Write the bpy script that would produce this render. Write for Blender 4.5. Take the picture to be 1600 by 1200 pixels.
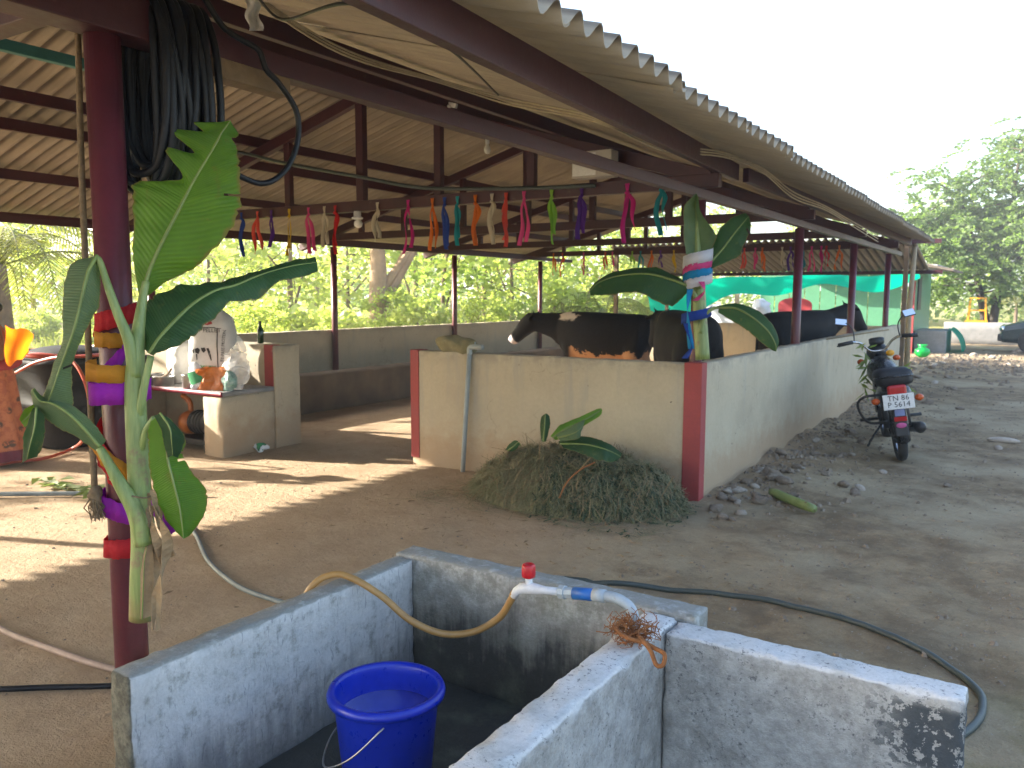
import bpy, bmesh, math, random
import numpy as np
from mathutils import Vector, Matrix, noise
random.seed(7)
V = Vector
scene = bpy.context.scene
for o in list(bpy.data.objects): bpy.data.objects.remove(o)
COL = scene.collection

# ------------------------------------------------------------------ camera, sky, sun, exposure
CAM_H = 1.57; FPX = 1293.6; PITCH = .1073; ROLL = .0029; YAW = .566
cF = V((-math.sin(YAW)*math.cos(PITCH), math.cos(YAW)*math.cos(PITCH), -math.sin(PITCH)))
cR0 = V((math.cos(YAW), math.sin(YAW), 0)); cU0 = cR0.cross(cF)
cR = cR0*math.cos(ROLL)+cU0*math.sin(ROLL); cU = cU0*math.cos(ROLL)-cR0*math.sin(ROLL)
cam = bpy.data.cameras.new('camera'); camo = bpy.data.objects.new('camera', cam); COL.objects.link(camo)
M = Matrix((cR, cU, -cF)).transposed().to_4x4(); M.translation = V((0, 0, CAM_H)); camo.matrix_world = M
cam.sensor_width = 36; cam.lens = 36*FPX/1600; cam.clip_start = .05; cam.clip_end = 900
cam.dof.use_dof = True; cam.dof.focus_distance = 2.6; cam.dof.aperture_fstop = 7.0
scene.camera = camo
scene.render.resolution_x = 1024; scene.render.resolution_y = 768

SUN_EL = math.radians(23.6); SUN_AZ = math.radians(-20)      # from -X, turned a little to -Y
S = V((-math.cos(SUN_AZ)*math.cos(SUN_EL), math.sin(SUN_AZ)*math.cos(SUN_EL), math.sin(SUN_EL)))
w = bpy.data.worlds.new('World'); scene.world = w; w.use_nodes = True
nt = w.node_tree; sky = nt.nodes.new('ShaderNodeTexSky'); sky.sky_type = 'NISHITA'; sky.sun_disc = False
sky.sun_elevation = SUN_EL; sky.sun_rotation = math.atan2(S.x, S.y)
sky.air_density = 1.0; sky.dust_density = 3.0; sky.ozone_density = 1.0
bg = nt.nodes['Background']; bg.inputs[1].default_value = .15; nt.links.new(sky.outputs[0], bg.inputs[0])
sl = bpy.data.lights.new('sun', 'SUN'); sl.energy = 5.0; sl.angle = math.radians(.55); sl.color = (1, .93, .82)
so = bpy.data.objects.new('sun', sl); COL.objects.link(so); so.rotation_euler = (-S).to_track_quat('-Z', 'Y').to_euler()
vs = scene.view_settings; vs.view_transform = 'Standard'; vs.look = 'None'; vs.gamma = 1; vs.exposure = 2.22; vs.use_curve_mapping = False
try: scene.cycles.max_bounces = 8; scene.cycles.transparent_max_bounces = 8
except Exception: pass

def at(x, y, d):
    "point seen at photo pixel x, y at distance d along the optical axis"
    return V((0, 0, CAM_H)) + (cF + cR*((x-800)/FPX) - cU*((y-600)/FPX))*d
def atz(x, y, z=0):
    d = cF + cR*((x-800)/FPX) - cU*((y-600)/FPX); return V((0, 0, CAM_H)) + d*((z-CAM_H)/d.z)
def atX(x, y, X):
    d = cF + cR*((x-800)/FPX) - cU*((y-600)/FPX); return V((0, 0, CAM_H)) + d*(X/d.x)
def atY(x, y, Y):
    d = cF + cR*((x-800)/FPX) - cU*((y-600)/FPX); return V((0, 0, CAM_H)) + d*(Y/d.y)

# ------------------------------------------------------------------ helpers
def link(o, parent=None):
    COL.objects.link(o)
    if parent is not None: o.parent = parent
    return o
def tag(o, label=None, cat=None, group=None, kind=None):
    if label: o['label'] = label
    if cat: o['category'] = cat
    if group: o['group'] = group
    if kind: o['kind'] = kind
    return o
def empty(name, loc=(0, 0, 0), rz=0.):
    o = bpy.data.objects.new(name, None); link(o); o.location = loc; o.rotation_euler.z = rz; o.empty_display_size = .1
    return o
def frames(pts):
    n = len(pts); T = []
    for i in range(n):
        t = (pts[min(i+1, n-1)]-pts[max(i-1, 0)])
        T.append(t.normalized() if t.length > 1e-9 else V((0, 0, 1)))
    a = V((0, 0, 1)) if abs(T[0].z) < .9 else V((1, 0, 0))
    N = [(a-T[0]*a.dot(T[0])).normalized()]
    for i in range(1, n):
        q = T[i-1].rotation_difference(T[i]); m = q @ N[-1]; N.append((m-T[i]*m.dot(T[i])).normalized())
    return T, N
def curve(pts, k=6):
    "Catmull-Rom through points (any dimension)"
    P = [V(p) for p in pts]; out = []
    for i in range(len(P)-1):
        p0 = P[i-1] if i else P[0]*2-P[1]; p1 = P[i]; p2 = P[i+1]; p3 = P[i+2] if i+2 < len(P) else P[-1]*2-P[-2]
        for j in range(k):
            t = j/k
            out.append(.5*((2*p1)+(p2-p0)*t+(2*p0-5*p1+4*p2-p3)*t*t+(3*p1-p0-3*p2+p3)*t**3))
    out.append(P[-1].copy()); return out
class MB:
    def __init__(s): s.v = []; s.f = []; s.uv = {}
    def add(s, vs, fs):
        b = len(s.v); s.v += [tuple(p) for p in vs]; s.f += [tuple(i+b for i in f) for f in fs]; return s
    def box(s, c, d, rot=None):
        c = V(c); h = V(d)/2
        vs = [V((x*h.x, y*h.y, z*h.z)) for x in (-1, 1) for y in (-1, 1) for z in (-1, 1)]
        if rot is not None: vs = [rot @ p for p in vs]
        return s.add([p+c for p in vs], [(0, 1, 3, 2), (4, 6, 7, 5), (0, 4, 5, 1), (2, 3, 7, 6), (0, 2, 6, 4), (1, 5, 7, 3)])
    def beam(s, a, b, w, h, up=(0, 0, 1)):
        a = V(a); b = V(b); t = (b-a).normalized(); up = V(up)
        if abs(t.dot(up)) > .98: up = V((0, 1, 0))
        sd = t.cross(up).normalized(); u = sd.cross(t)
        vs = []
        for p in (a, b):
            for i, j in ((-1, -1), (1, -1), (1, 1), (-1, 1)): vs.append(p+sd*(i*w/2)+u*(j*h/2))
        return s.add(vs, [(0, 3, 2, 1), (4, 5, 6, 7), (0, 1, 5, 4), (1, 2, 6, 5), (2, 3, 7, 6), (3, 0, 4, 7)])
    def tube(s, pts, r, n=8, caps=True, sy=1.):
        pts = [V(p) for p in pts]; T, N = frames(pts); rr = r if isinstance(r, (list, tuple)) else [r]*len(pts)
        vs = []
        for p, t, m, q in zip(pts, T, N, rr):
            bvec = t.cross(m)
            for k in range(n):
                a = 2*math.pi*k/n; vs.append(p+m*(math.cos(a)*q)+bvec*(math.sin(a)*q*sy))
        fs = [(i*n+k, i*n+(k+1) % n, (i+1)*n+(k+1) % n, (i+1)*n+k) for i in range(len(pts)-1) for k in range(n)]
        if caps: fs += [tuple(range(n-1, -1, -1)), tuple(range((len(pts)-1)*n, len(pts)*n))]
        return s.add(vs, fs)
    def lathe(s, prof, n=24, c=(0, 0, 0), rot=None, cap0=True, cap1=True):
        c = V(c); vs = []
        for r, z in prof:
            for k in range(n):
                a = 2*math.pi*k/n; p = V((r*math.cos(a), r*math.sin(a), z))
                if rot is not None: p = rot @ p
                vs.append(p+c)
        m = len(prof)
        fs = [(i*n+k, i*n+(k+1) % n, (i+1)*n+(k+1) % n, (i+1)*n+k) for i in range(m-1) for k in range(n)]
        if cap0: fs.append(tuple(range(n-1, -1, -1)))
        if cap1: fs.append(tuple(range((m-1)*n, m*n)))
        return s.add(vs, fs)
    def rings(s, R, caps=True):
        n = len(R[0]); b = [p for r in R for p in r]
        fs = [(i*n+k, i*n+(k+1) % n, (i+1)*n+(k+1) % n, (i+1)*n+k) for i in range(len(R)-1) for k in range(n)]
        if caps: fs += [tuple(range(n-1, -1, -1)), tuple(range((len(R)-1)*n, len(R)*n))]
        return s.add(b, fs)
    def ball(s, c, r, n=12, m=8, rot=None):
        r = V(r) if not isinstance(r, (int, float)) else V((r, r, r)); c = V(c); R = []
        for i in range(m+1):
            t = math.pi*(.02+.96*i/m); ring = []
            for k in range(n):
                a = 2*math.pi*k/n; p = V((r.x*math.sin(t)*math.cos(a), r.y*math.sin(t)*math.sin(a), -r.z*math.cos(t)))
                ring.append((rot @ p if rot is not None else p)+c)
            R.append(ring)
        return s.rings(R)
    def mesh(s, name):
        me = bpy.data.meshes.new(name); me.from_pydata(s.v, [], s.f); me.update(); return me
    def build(s, name, mat, parent=None, smooth=False, bevel=0., fix=False):
        me = s.mesh(name)
        if fix:
            bm = bmesh.new(); bm.from_mesh(me); bmesh.ops.recalc_face_normals(bm, faces=bm.faces); bm.to_mesh(me); bm.free()
        if mat: me.materials.append(mat)
        if smooth: me.polygons.foreach_set('use_smooth', [True]*len(me.polygons))
        o = bpy.data.objects.new(name, me); link(o, parent)
        if bevel:
            b = o.modifiers.new('bevel', 'BEVEL'); b.width = bevel; b.segments = 2; b.limit_method = 'ANGLE'
        return o
def local(root, pts):  # world points -> root local (root without rotation)
    return [V(p)-root.location for p in pts]
def copy_obj(o, parent=None):
    c = o.copy(); link(c); c.parent = parent; return c
def copy_tree(o, parent=None):
    c = copy_obj(o, parent)
    for ch in list(o.children): copy_tree(ch, c)
    return c
def realise(o):
    dg = bpy.context.evaluated_depsgraph_get(); ev = o.evaluated_get(dg)
    me = bpy.data.meshes.new_from_object(ev); o.modifiers.clear(); old = o.data; o.data = me
    return o
def remesh(mb, name, mat, parent=None, voxel=.02, it=6):
    o = mb.build(name, mat, parent)
    m = o.modifiers.new('r', 'REMESH'); m.mode = 'VOXEL'; m.voxel_size = voxel
    s_ = o.modifiers.new('s', 'SMOOTH'); s_.iterations = it; s_.factor = .5
    realise(o); me = o.data
    if mat and not me.materials: me.materials.append(mat)
    me.polygons.foreach_set('use_smooth', [True]*len(me.polygons)); return o
def slab(name, mat, parent, x0, x1, y0, y1, z0, z1, step=.05, amp=.006, rnd=.012, nscale=9., seed=0., chips=0.):
    "a plastered block: subdivided box with softened, uneven edges"
    lo = V((x0, y0, z0)); hi = V((x1, y1, z1)); n = [max(1, int(round((hi[i]-lo[i])/step))) for i in range(3)]
    ax = [[lo[i]+(hi[i]-lo[i])*k/n[i] for k in range(n[i]+1)] for i in range(3)]
    for i in range(3):
        if n[i] > 3: ax[i][1] = lo[i]+rnd; ax[i][-2] = hi[i]-rnd
    ids = {}; vsl = []
    def vid(i, j, k):
        key = (i, j, k)
        if key not in ids:
            p = V((ax[0][i], ax[1][j], ax[2][k]))
            e = [(i == 0)-(i == n[0]), (j == 0)-(j == n[1]), (k == 0)-(k == n[2])]
            d = V(e); c = sum(1 for q in e if q)
            q = p*nscale+V((seed, seed*1.7, 0))
            if c >= 2: p = p+d*(rnd*(.35 if c == 2 else .45)*(1+1.2*noise.noise(q*1.3))+chips*max(0, noise.noise(q*.9)))
            p = p+V((noise.noise(q), noise.noise(q+V((31, 0, 0))), noise.noise(q+V((0, 57, 0)))))*amp
            ids[key] = len(vsl); vsl.append(p)
        return ids[key]
    fs = []
    for k in (0, n[2]):
        for i in range(n[0]):
            for j in range(n[1]):
                f = (vid(i, j, k), vid(i+1, j, k), vid(i+1, j+1, k), vid(i, j+1, k)); fs.append(f if k else f[::-1])
    for j in (0, n[1]):
        for i in range(n[0]):
            for k in range(n[2]):
                f = (vid(i, j, k), vid(i+1, j, k), vid(i+1, j, k+1), vid(i, j, k+1)); fs.append(f if not j else f[::-1])
    for i in (0, n[0]):
        for j in range(n[1]):
            for k in range(n[2]):
                f = (vid(i, j, k), vid(i, j+1, k), vid(i, j+1, k+1), vid(i, j, k+1)); fs.append(f if i else f[::-1])
    mb = MB(); mb.v = [tuple(p) for p in vsl]; mb.f = fs
    return mb.build(name, mat, parent, smooth=True)

# ------------------------------------------------------------------ materials
class NT:
    def __init__(s, name):
        s.m = bpy.data.materials.new(name); s.m.use_nodes = True; s.t = s.m.node_tree; s.b = s.t.nodes['Principled BSDF']; s.out = s.t.nodes['Material Output']
    def n(s, typ, **kw):
        x = s.t.nodes.new('ShaderNode'+typ)
        for k, v_ in kw.items(): setattr(x, k, v_)
        return x
    def l(s, a, b): s.t.links.new(a, b)
    def val(s, sock, v_):
        if hasattr(v_, 'is_linked') or hasattr(v_, 'links'): s.l(v_, sock)
        else: sock.default_value = v_
    def coord(s, kind='Object', scale=(1, 1, 1)):
        if kind == 'World': src = s.n('NewGeometry').outputs['Position']
        else: src = s.n('TexCoord').outputs[kind]
        mp = s.n('Mapping'); s.l(src, mp.inputs[0]); mp.inputs['Scale'].default_value = scale; return mp.outputs[0]
    def noise(s, co, sc, det=5, rough=.6, dist=0.):
        x = s.n('TexNoise'); s.l(co, x.inputs['Vector']); x.inputs['Scale'].default_value = sc; x.inputs['Detail'].default_value = det
        x.inputs['Roughness'].default_value = rough; x.inputs['Distortion'].default_value = dist; return x.outputs['Fac']
    def ramp(s, f, stops):
        x = s.n('ValToRGB'); s.l(f, x.inputs[0]); e = x.color_ramp.elements
        while len(e) < len(stops): e.new(.5)
        for q, (p, c) in zip(e, stops): q.position = p; q.color = (c if len(c) == 4 else (*c, 1)) if isinstance(c, tuple) else (c, c, c, 1)
        return x.outputs[0]
    def mix(s, f, a, b, mode='MIX'):
        x = s.n('Mix', data_type='RGBA', blend_type=mode)
        s.val(x.inputs['Factor'], f)
        for sock, q in ((x.inputs[6], a), (x.inputs[7], b)):
            if isinstance(q, tuple): sock.default_value = (*q, 1) if len(q) == 3 else q
            else: s.l(q, sock)
        return x.outputs[2]
    def math(s, op, a, b=0., c=None, clamp=False):
        x = s.n('Math', operation=op, use_clamp=clamp); s.val(x.inputs[0], a); s.val(x.inputs[1], b)
        if c is not None: s.val(x.inputs[2], c)
        return x.outputs[0]
    def smooth(s, f, a, b):
        x = s.n('MapRange', interpolation_type='SMOOTHSTEP'); s.val(x.inputs[0], f); x.inputs[1].default_value = a; x.inputs[2].default_value = b; return x.outputs[0]
    def xyz(s, co):
        x = s.n('SeparateXYZ'); s.l(co, x.inputs[0]); return x.outputs
    def bump(s, h, dist=.01, strength=1.):
        x = s.n('Bump'); s.l(h, x.inputs['Height']); x.inputs['Distance'].default_value = dist; x.inputs['Strength'].default_value = strength
        s.l(x.outputs[0], s.b.inputs['Normal']); return x.outputs[0]
    def col(s, c): s.val(s.b.inputs['Base Color'], c if not isinstance(c, tuple) else (*c, 1))
    def rough(s, v_): s.val(s.b.inputs['Roughness'], v_)
def pm(name, c1, c2=None, sc=6., rough=.7, bump=.003, bs=40., metal=0., coord='Object', fleck=None, spec=None, detail=.25):
    m = NT(name); co = m.coord(coord); c2 = c2 or tuple(x*.7 for x in c1)
    a = m.noise(co, sc, 6, .65); c = m.mix(m.ramp(a, [(.35, 0.), (.65, 1.)]), c1, c2)
    fn = m.noise(co, bs, 4, .7)
    c = m.mix(detail, c, m.ramp(fn, [(.3, .35), (.7, 1.)]), 'MULTIPLY')
    if fleck: c = m.mix(m.ramp(m.noise(co, fleck[1], 3, .6), [(fleck[2], 0.), (fleck[2]+.06, 1.)]), c, fleck[0])
    m.col(c); m.rough(m.math('ADD', m.math('MULTIPLY', fn, .2), rough-.1)); m.b.inputs['Metallic'].default_value = metal
    if spec is not None: m.b.inputs['Specular IOR Level'].default_value = spec
    if bump: m.bump(fn, bump)
    return m.m
MAT = {}
MAT['steel'] = pm('maroon_steel', (.062, .013, .02), (.045, .011, .018), 3, .45, .0015, 25, fleck=((.07, .04, .03), 9, .68))
MAT['steel_post'] = pm('maroon_post_paint', (.13, .024, .036), (.085, .02, .028), 4, .38, .0008, 60, fleck=((.16, .09, .05), 14, .72))
MAT['red_oxide'] = pm('red_oxide_paint', (.36, .055, .05), (.30, .05, .05), 5, .7, .002, 60, fleck=((.42, .3, .22), 18, .7))
MAT['wood'] = pm('weathered_wood', (.22, .15, .09), (.14, .1, .06), 6, .85, .004, 50)
MAT['bamboo'] = pm('pale_bamboo', (.42, .33, .2), (.3, .24, .15), 5, .7, .003, 30)
MAT['black_hose'] = pm('black_rubber', (.006, .007, .01), (.01, .011, .014), 10, .5, .0005, 60, spec=.3)
MAT['dark_hose'] = pm('dark_green_hose', (.04, .055, .055), (.06, .075, .07), 8, .5, .001, 60)
MAT['grey_hose'] = pm('dusty_grey_hose', (.22, .25, .24), (.15, .17, .17), 8, .6, .001, 60)
MAT['tan_hose'] = pm('tan_hose', (.47, .27, .09), (.38, .21, .07), 7, .35, .0006, 40)
MAT['pink_hose'] = pm('dusty_pink_hose', (.4, .28, .22), (.32, .22, .16), 7, .6, .001, 50)
MAT['orange_hose'] = pm('orange_hose', (.55, .09, .04), (.45, .07, .035), 7, .4, .0006, 50)
MAT['cable'] = pm('cream_cable', (.55, .48, .34), (.45, .38, .26), 7, .6, .0006, 50)
MAT['black_cable'] = pm('black_cable', (.015, .016, .018), None, 7, .5, .0006, 50)
MAT['rope'] = pm('jute_rope', (.25, .18, .11), (.17, .12, .07), 60, .95, .003, 150)
MAT['coir'] = pm('coir_fibre', (.33, .13, .04), (.22, .08, .025), 40, .95, .002, 150)
MAT['pvc'] = pm('grey_pvc', (.42, .47, .5), (.34, .39, .43), 6, .4, .0006, 40, fleck=((.25, .22, .18), 16, .66))
MAT['pvc_dirty'] = pm('dusty_pvc', (.38, .43, .43), (.28, .3, .28), 5, .6, .001, 40, fleck=((.08, .07, .06), 12, .68))
MAT['white_plastic'] = pm('white_plastic', (.75, .76, .78), (.68, .69, .72), 8, .35, 0, 50)
MAT['blue_tape'] = pm('blue_coupling', (.03, .16, .5), (.02, .12, .42), 9, .4, .0005, 50)
MAT['red_knob'] = pm('red_plastic', (.55, .012, .02), (.45, .01, .02), 12, .35, 0, 50)
MAT['bucket'] = pm('blue_bucket', (.008, .03, .45), (.006, .025, .38), 5, .3, .0004, 30)
MAT['metal'] = pm('steel_vessel', (.55, .54, .52), (.42, .41, .4), 9, .35, .0006, 40, metal=.9)
MAT['dark_metal'] = pm('greasy_metal', (.03, .03, .032), (.05, .045, .04), 9, .5, .001, 50, metal=.4)
MAT['chrome'] = pm('chrome', (.6, .62, .65), (.5, .5, .52), 9, .2, 0, 40, metal=1)
MAT['black_paint'] = pm('black_gloss_paint', (.008, .009, .011), (.014, .014, .015), 7, .28, 0, 60)
MAT['black_plastic'] = pm('black_plastic', (.014, .015, .017), (.022, .022, .023), 9, .5, .0006, 60)
MAT['tank_plastic'] = pm('black_tank', (.009, .0095, .01), (.022, .021, .019), 4, .7, .003, 25, spec=.2)
MAT['tyre'] = pm('tyre_rubber', (.018, .018, .018), (.05, .045, .038), 12, .85, .003, 90)
MAT['rexine'] = pm('black_seat', (.012, .012, .014), (.02, .02, .022), 20, .55, .001, 120)
MAT['red_lens'] = pm('red_lens', (.5, .015, .015), (.4, .01, .012), 20, .2, 0, 60)
MAT['orange_lens'] = pm('amber_lens', (.6, .1, .01), (.5, .08, .01), 20, .2, 0, 60)
MAT['white_paint'] = pm('white_plate', (.78, .78, .78), (.72, .72, .72), 10, .45, 0, 60)
MAT['ink'] = pm('black_ink', (.012, .012, .014), None, 10, .6, 0, 60)
MAT['ink_red'] = pm('red_ink', (.45, .03, .03), None, 10, .6, 0, 60)
MAT['ink_green'] = pm('green_ink', (.03, .28, .1), None, 10, .6, 0, 60)
MAT['pink_ink'] = pm('pink_sticker', (.6, .1, .3), None, 10, .5, 0, 60)
MAT['blue_ink'] = pm('blue_sticker', (.25, .3, .55), None, 10, .5, 0, 60)
MAT['yellow_paint'] = pm('yellow_paint', (.75, .36, .01), (.65, .3, .01), 10, .45, .001, 50)
MAT['concrete'] = pm('grey_concrete', (.3, .29, .28), (.22, .22, .21), 5, .9, .004, 45, fleck=((.12, .12, .11), 20, .66))
MAT['sack'] = pm('woven_sack_white', (.66, .65, .62), (.56, .55, .52), 6, .6, .001, 140)
MAT['jute_sack'] = pm('jute_sack', (.3, .26, .14), (.22, .19, .1), 12, .95, .003, 120)
MAT['green_sheet'] = pm('green_cladding', (.1, .3, .16), (.08, .25, .14), 3, .5, .001, 30)
MAT['green_pot'] = pm('green_plastic', (.01, .55, .08), (.01, .48, .07), 6, .3, 0, 30)
MAT['cardboard'] = pm('pale_box', (.5, .47, .43), (.45, .42, .38), 6, .8, .001, 60)
MAT['red_cloth'] = pm('red_cloth', (.4, .05, .05), (.33, .04, .05), 6, .9, .001, 80)
MAT['white_cloth'] = pm('white_cloth', (.75, .76, .8), (.66, .67, .7), 6, .9, .001, 80)
MAT['skin'] = pm('skin', (.24, .12, .07), (.2, .1, .06), 8, .55, .0004, 120)
MAT['hair'] = pm('black_hair', (.012, .01, .009), (.02, .016, .014), 60, .5, .001, 150)
MAT['bark'] = pm('bark', (.24, .17, .11), (.14, .1, .07), 4, .95, .02, 14)
MAT['bark_dark'] = pm('dark_bark', (.09, .07, .05), (.05, .04, .03), 4, .95, .02, 14)
MAT['stone'] = pm('rubble_stone', (.33, .265, .2), (.22, .17, .125), 3, .95, .01, 25)
MAT['stone_pale'] = pm('pale_stone', (.48, .42, .35), (.36, .3, .24), 4, .9, .008, 25)
MAT['dry_leaf'] = pm('dry_leaf', (.34, .24, .13), (.22, .14, .07), 14, .9, .002, 60)
MAT['oilcloth'] = pm('maroon_slab_edge', (.24, .02, .04), (.2, .02, .035), 6, .5, .001, 60)
MAT['orange_print'] = pm('orange_packet', (.55, .16, .02), (.42, .11, .02), 9, .4, .001, 60)
MAT['glass_bulb'] = pm('frosted_bulb', (.8, .79, .76), (.75, .74, .7), 10, .2, 0, 60)
MAT['mirror'] = pm('mirror_glass', (.85, .87, .9), (.85, .87, .9), 9, .05, 0, 40, metal=1, detail=0)
MAT['car_paint'] = pm('dark_car_paint', (.02, .035, .035), (.025, .04, .04), 3, .25, 0, 30)
MAT['car_glass'] = pm('dark_glass', (.02, .025, .03), (.02, .025, .03), 3, .08, 0, 30)
MAT['teal_pipe'] = pm('teal_conduit', (.05, .2, .2), (.04, .16, .17), 5, .5, .001, 40)
def roof_mat():
    m = NT('asbestos_cement'); co = m.coord('Object'); st = m.coord('Object', (1.2, 5, 5)); oi = m.n('ObjectInfo').outputs['Random']
    a = m.noise(st, 2.5, 6, .7); b = m.noise(co, 2.2, 5, .6)
    c = m.mix(m.ramp(a, [(.3, 0.), (.7, 1.)]), (.43, .375, .29), (.34, .295, .23)); c = m.mix(m.smooth(m.xyz(m.n('TexCoord').outputs['Object'])[2], .0, .026), c, (.14, .115, .09))  # upper grooves coloured darker, putting the shading of the corrugation into the colour
    c = m.mix(m.ramp(b, [(.45, 0.), (.7, .6)]), c, (.3, .27, .23))
    c = m.mix(.3, c, m.ramp(oi, [(0., .65), (1., 1.)]), 'MULTIPLY')
    m.col(c); m.rough(.9); m.bump(m.noise(st, 6, 5, .7), .004); return m.m
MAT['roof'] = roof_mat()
def wall_mat():
    m = NT('cream_wall_paint'); co = m.coord('World'); z = m.xyz(co)[2]; x = m.xyz(co)
    n1 = m.noise(co, 1.3, 6, .65); n2 = m.noise(co, 7, 5, .7); n3 = m.noise(co, 38, 4, .7)
    c = m.mix(m.ramp(n1, [(.35, 0.), (.68, 1.)]), (.50, .43, .30), (.43, .36, .25))
    c = m.mix(.18, c, m.ramp(n3, [(.3, .5), (.7, 1.)]), 'MULTIPLY')
    streak = m.noise(m.coord('World', (5, 5, .55)), 1.6, 5, .65)
    c = m.mix(m.math('MULTIPLY', m.smooth(streak, .52, .74), m.smooth(z, .1, 1.)), c, (.36, .325, .26))        # rain streaks
    top = m.math('MULTIPLY', m.smooth(z, .93, 1.07), m.smooth(n2, .38, .6)); c = m.mix(m.math('MULTIPLY', top, .75), c, (.27, .235, .18))
    mud = m.math('MULTIPLY', m.smooth(m.math('ADD', z, m.math('MULTIPLY', n2, -.55)), .22, -.16), .75)
    c = m.mix(mud, c, (.36, .24, .14))
    sp = m.smooth(n2, .7, .76); c = m.mix(m.math('MULTIPLY', sp, .55), c, (.24, .15, .085))
    vr = m.n('TexVoronoi', feature='DISTANCE_TO_EDGE'); dx = m.n('VectorMath', operation='ADD'); nn = m.n('TexNoise'); m.l(co, nn.inputs['Vector']); nn.inputs['Scale'].default_value = 3; nn.inputs['Detail'].default_value = 5; m.l(co, dx.inputs[0]); m.l(nn.outputs['Color'], dx.inputs[1]); m.l(dx.outputs[0], vr.inputs['Vector']); vr.inputs['Scale'].default_value = 1.1
    crack = m.math('MULTIPLY', m.smooth(vr.outputs['Distance'], .006, .002), m.smooth(n1, .5, .6)); c = m.mix(m.math('MULTIPLY', crack, .5), c, (.2, .16, .11))
    blot = m.smooth(m.noise(co, 2.1, 4, .55), .56, .66); c = m.mix(m.math('MULTIPLY', blot, .28), c, (.33, .27, .185))
    chip = m.smooth(m.noise(co, 16, 3, .5), .755, .77); c = m.mix(m.math('MULTIPLY', chip, .9), c, (.09, .065, .05))
    m.col(c); m.rough(.85); m.bump(m.math('ADD', n3, m.math('MULTIPLY', n2, .6)), .004); return m.m
MAT['wall'] = wall_mat()
def manger_mat():
    m = NT('manger_plaster'); co = m.coord('World'); n1 = m.noise(co, 2.5, 6, .7); n2 = m.noise(co, 20, 4, .7)
    c = m.mix(m.ramp(n1, [(.35, 0.), (.65, 1.)]), (.2, .14, .085), (.12, .085, .055)); c = m.mix(.3, c, m.ramp(n2, [(.3, .5), (.7, 1.)]), 'MULTIPLY')
    m.col(c); m.rough(.9); m.bump(n2, .004); return m.m
MAT['manger'] = manger_mat()
def trough_mat(kind):
    m = NT('whitewashed_concrete_'+kind); co = m.coord('World'); X, Y, Z = m.xyz(co); nz = m.n('NewGeometry').outputs['Normal']; up = m.xyz(nz)[2]
    n1 = m.noise(co, 4, 6, .65); n2 = m.noise(co, 18, 6, .72); n3 = m.noise(co, 90, 4, .7); streak = m.noise(m.coord('World', (9, 9, .7)), 2.2, 5, .65)
    white = m.mix(m.ramp(n1, [(.35, 0.), (.7, 1.)]), (.6, .585, .56), (.45, .44, .425))
    bare = m.mix(m.ramp(n2, [(.3, 0.), (.7, 1.)]), (.34, .335, .30), (.23, .225, .2))
    if kind == 'inner':
        c = m.mix(m.math('MULTIPLY', m.smooth(m.math('ADD', n2, m.math('MULTIPLY', streak, .5)), .72, .98), .85), white, bare)
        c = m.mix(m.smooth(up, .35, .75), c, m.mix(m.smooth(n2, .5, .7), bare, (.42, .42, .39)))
        crack = m.smooth(m.noise(m.coord('World', (16, 16, 3)), 3.2, 4, .6, 1.5), .62, .66); c = m.mix(m.math('MULTIPLY', crack, .45), c, (.16, .17, .18))
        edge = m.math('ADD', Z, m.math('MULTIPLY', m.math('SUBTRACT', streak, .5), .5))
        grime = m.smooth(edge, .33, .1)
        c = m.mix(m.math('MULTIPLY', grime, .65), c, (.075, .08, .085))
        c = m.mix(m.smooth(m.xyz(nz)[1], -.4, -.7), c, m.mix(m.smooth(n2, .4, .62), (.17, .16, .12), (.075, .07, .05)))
    elif kind == 'back':
        c = m.mix(m.smooth(m.math('ADD', n2, m.math('MULTIPLY', streak, .6)), .55, .9), white, bare)
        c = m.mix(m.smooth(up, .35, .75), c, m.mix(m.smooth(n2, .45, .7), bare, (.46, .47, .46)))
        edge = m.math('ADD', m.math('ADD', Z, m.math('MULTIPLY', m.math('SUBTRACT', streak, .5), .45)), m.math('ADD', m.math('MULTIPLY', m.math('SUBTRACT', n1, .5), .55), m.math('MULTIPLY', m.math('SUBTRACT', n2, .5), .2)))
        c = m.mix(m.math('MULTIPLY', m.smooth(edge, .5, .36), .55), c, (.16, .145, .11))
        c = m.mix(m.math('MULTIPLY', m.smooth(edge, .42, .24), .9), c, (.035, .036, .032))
        c = m.mix(m.math('MULTIPLY', m.smooth(n1, .5, .72), .3), c, (.22, .26, .17))
    else:
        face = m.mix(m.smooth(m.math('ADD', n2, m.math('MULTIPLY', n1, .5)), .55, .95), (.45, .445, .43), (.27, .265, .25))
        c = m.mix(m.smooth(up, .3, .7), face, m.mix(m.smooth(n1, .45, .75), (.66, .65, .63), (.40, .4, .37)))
        pits = m.smooth(m.noise(co, 60, 5, .8), .565, .62); pm_ = m.math('MULTIPLY', pits, m.smooth(m.noise(co, 5.5, 4, .6), .36, .58)); c = m.mix(m.math('MULTIPLY', pm_, .8), c, (.07, .075, .085))
        d = m.math('MULTIPLY', m.smooth(X, -.42, -.2), m.smooth(Z, .3, .36)); d = m.math('MULTIPLY', d, m.smooth(Z, .535, .5))
        flake = m.smooth(m.math('ADD', m.noise(co, 26, 5, .7), m.math('MULTIPLY', d, .17)), .6, .62)
        c = m.mix(m.math('MULTIPLY', m.math('MULTIPLY', flake, d), .95), c, (.045, .055, .065))
        drip = m.smooth(streak, .68, .75); c = m.mix(m.math('MULTIPLY', drip, .25), c, (.72, .74, .76))
    c = m.mix(.3, c, m.ramp(n3, [(.3, .45), (.65, 1.)]), 'MULTIPLY')
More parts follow.
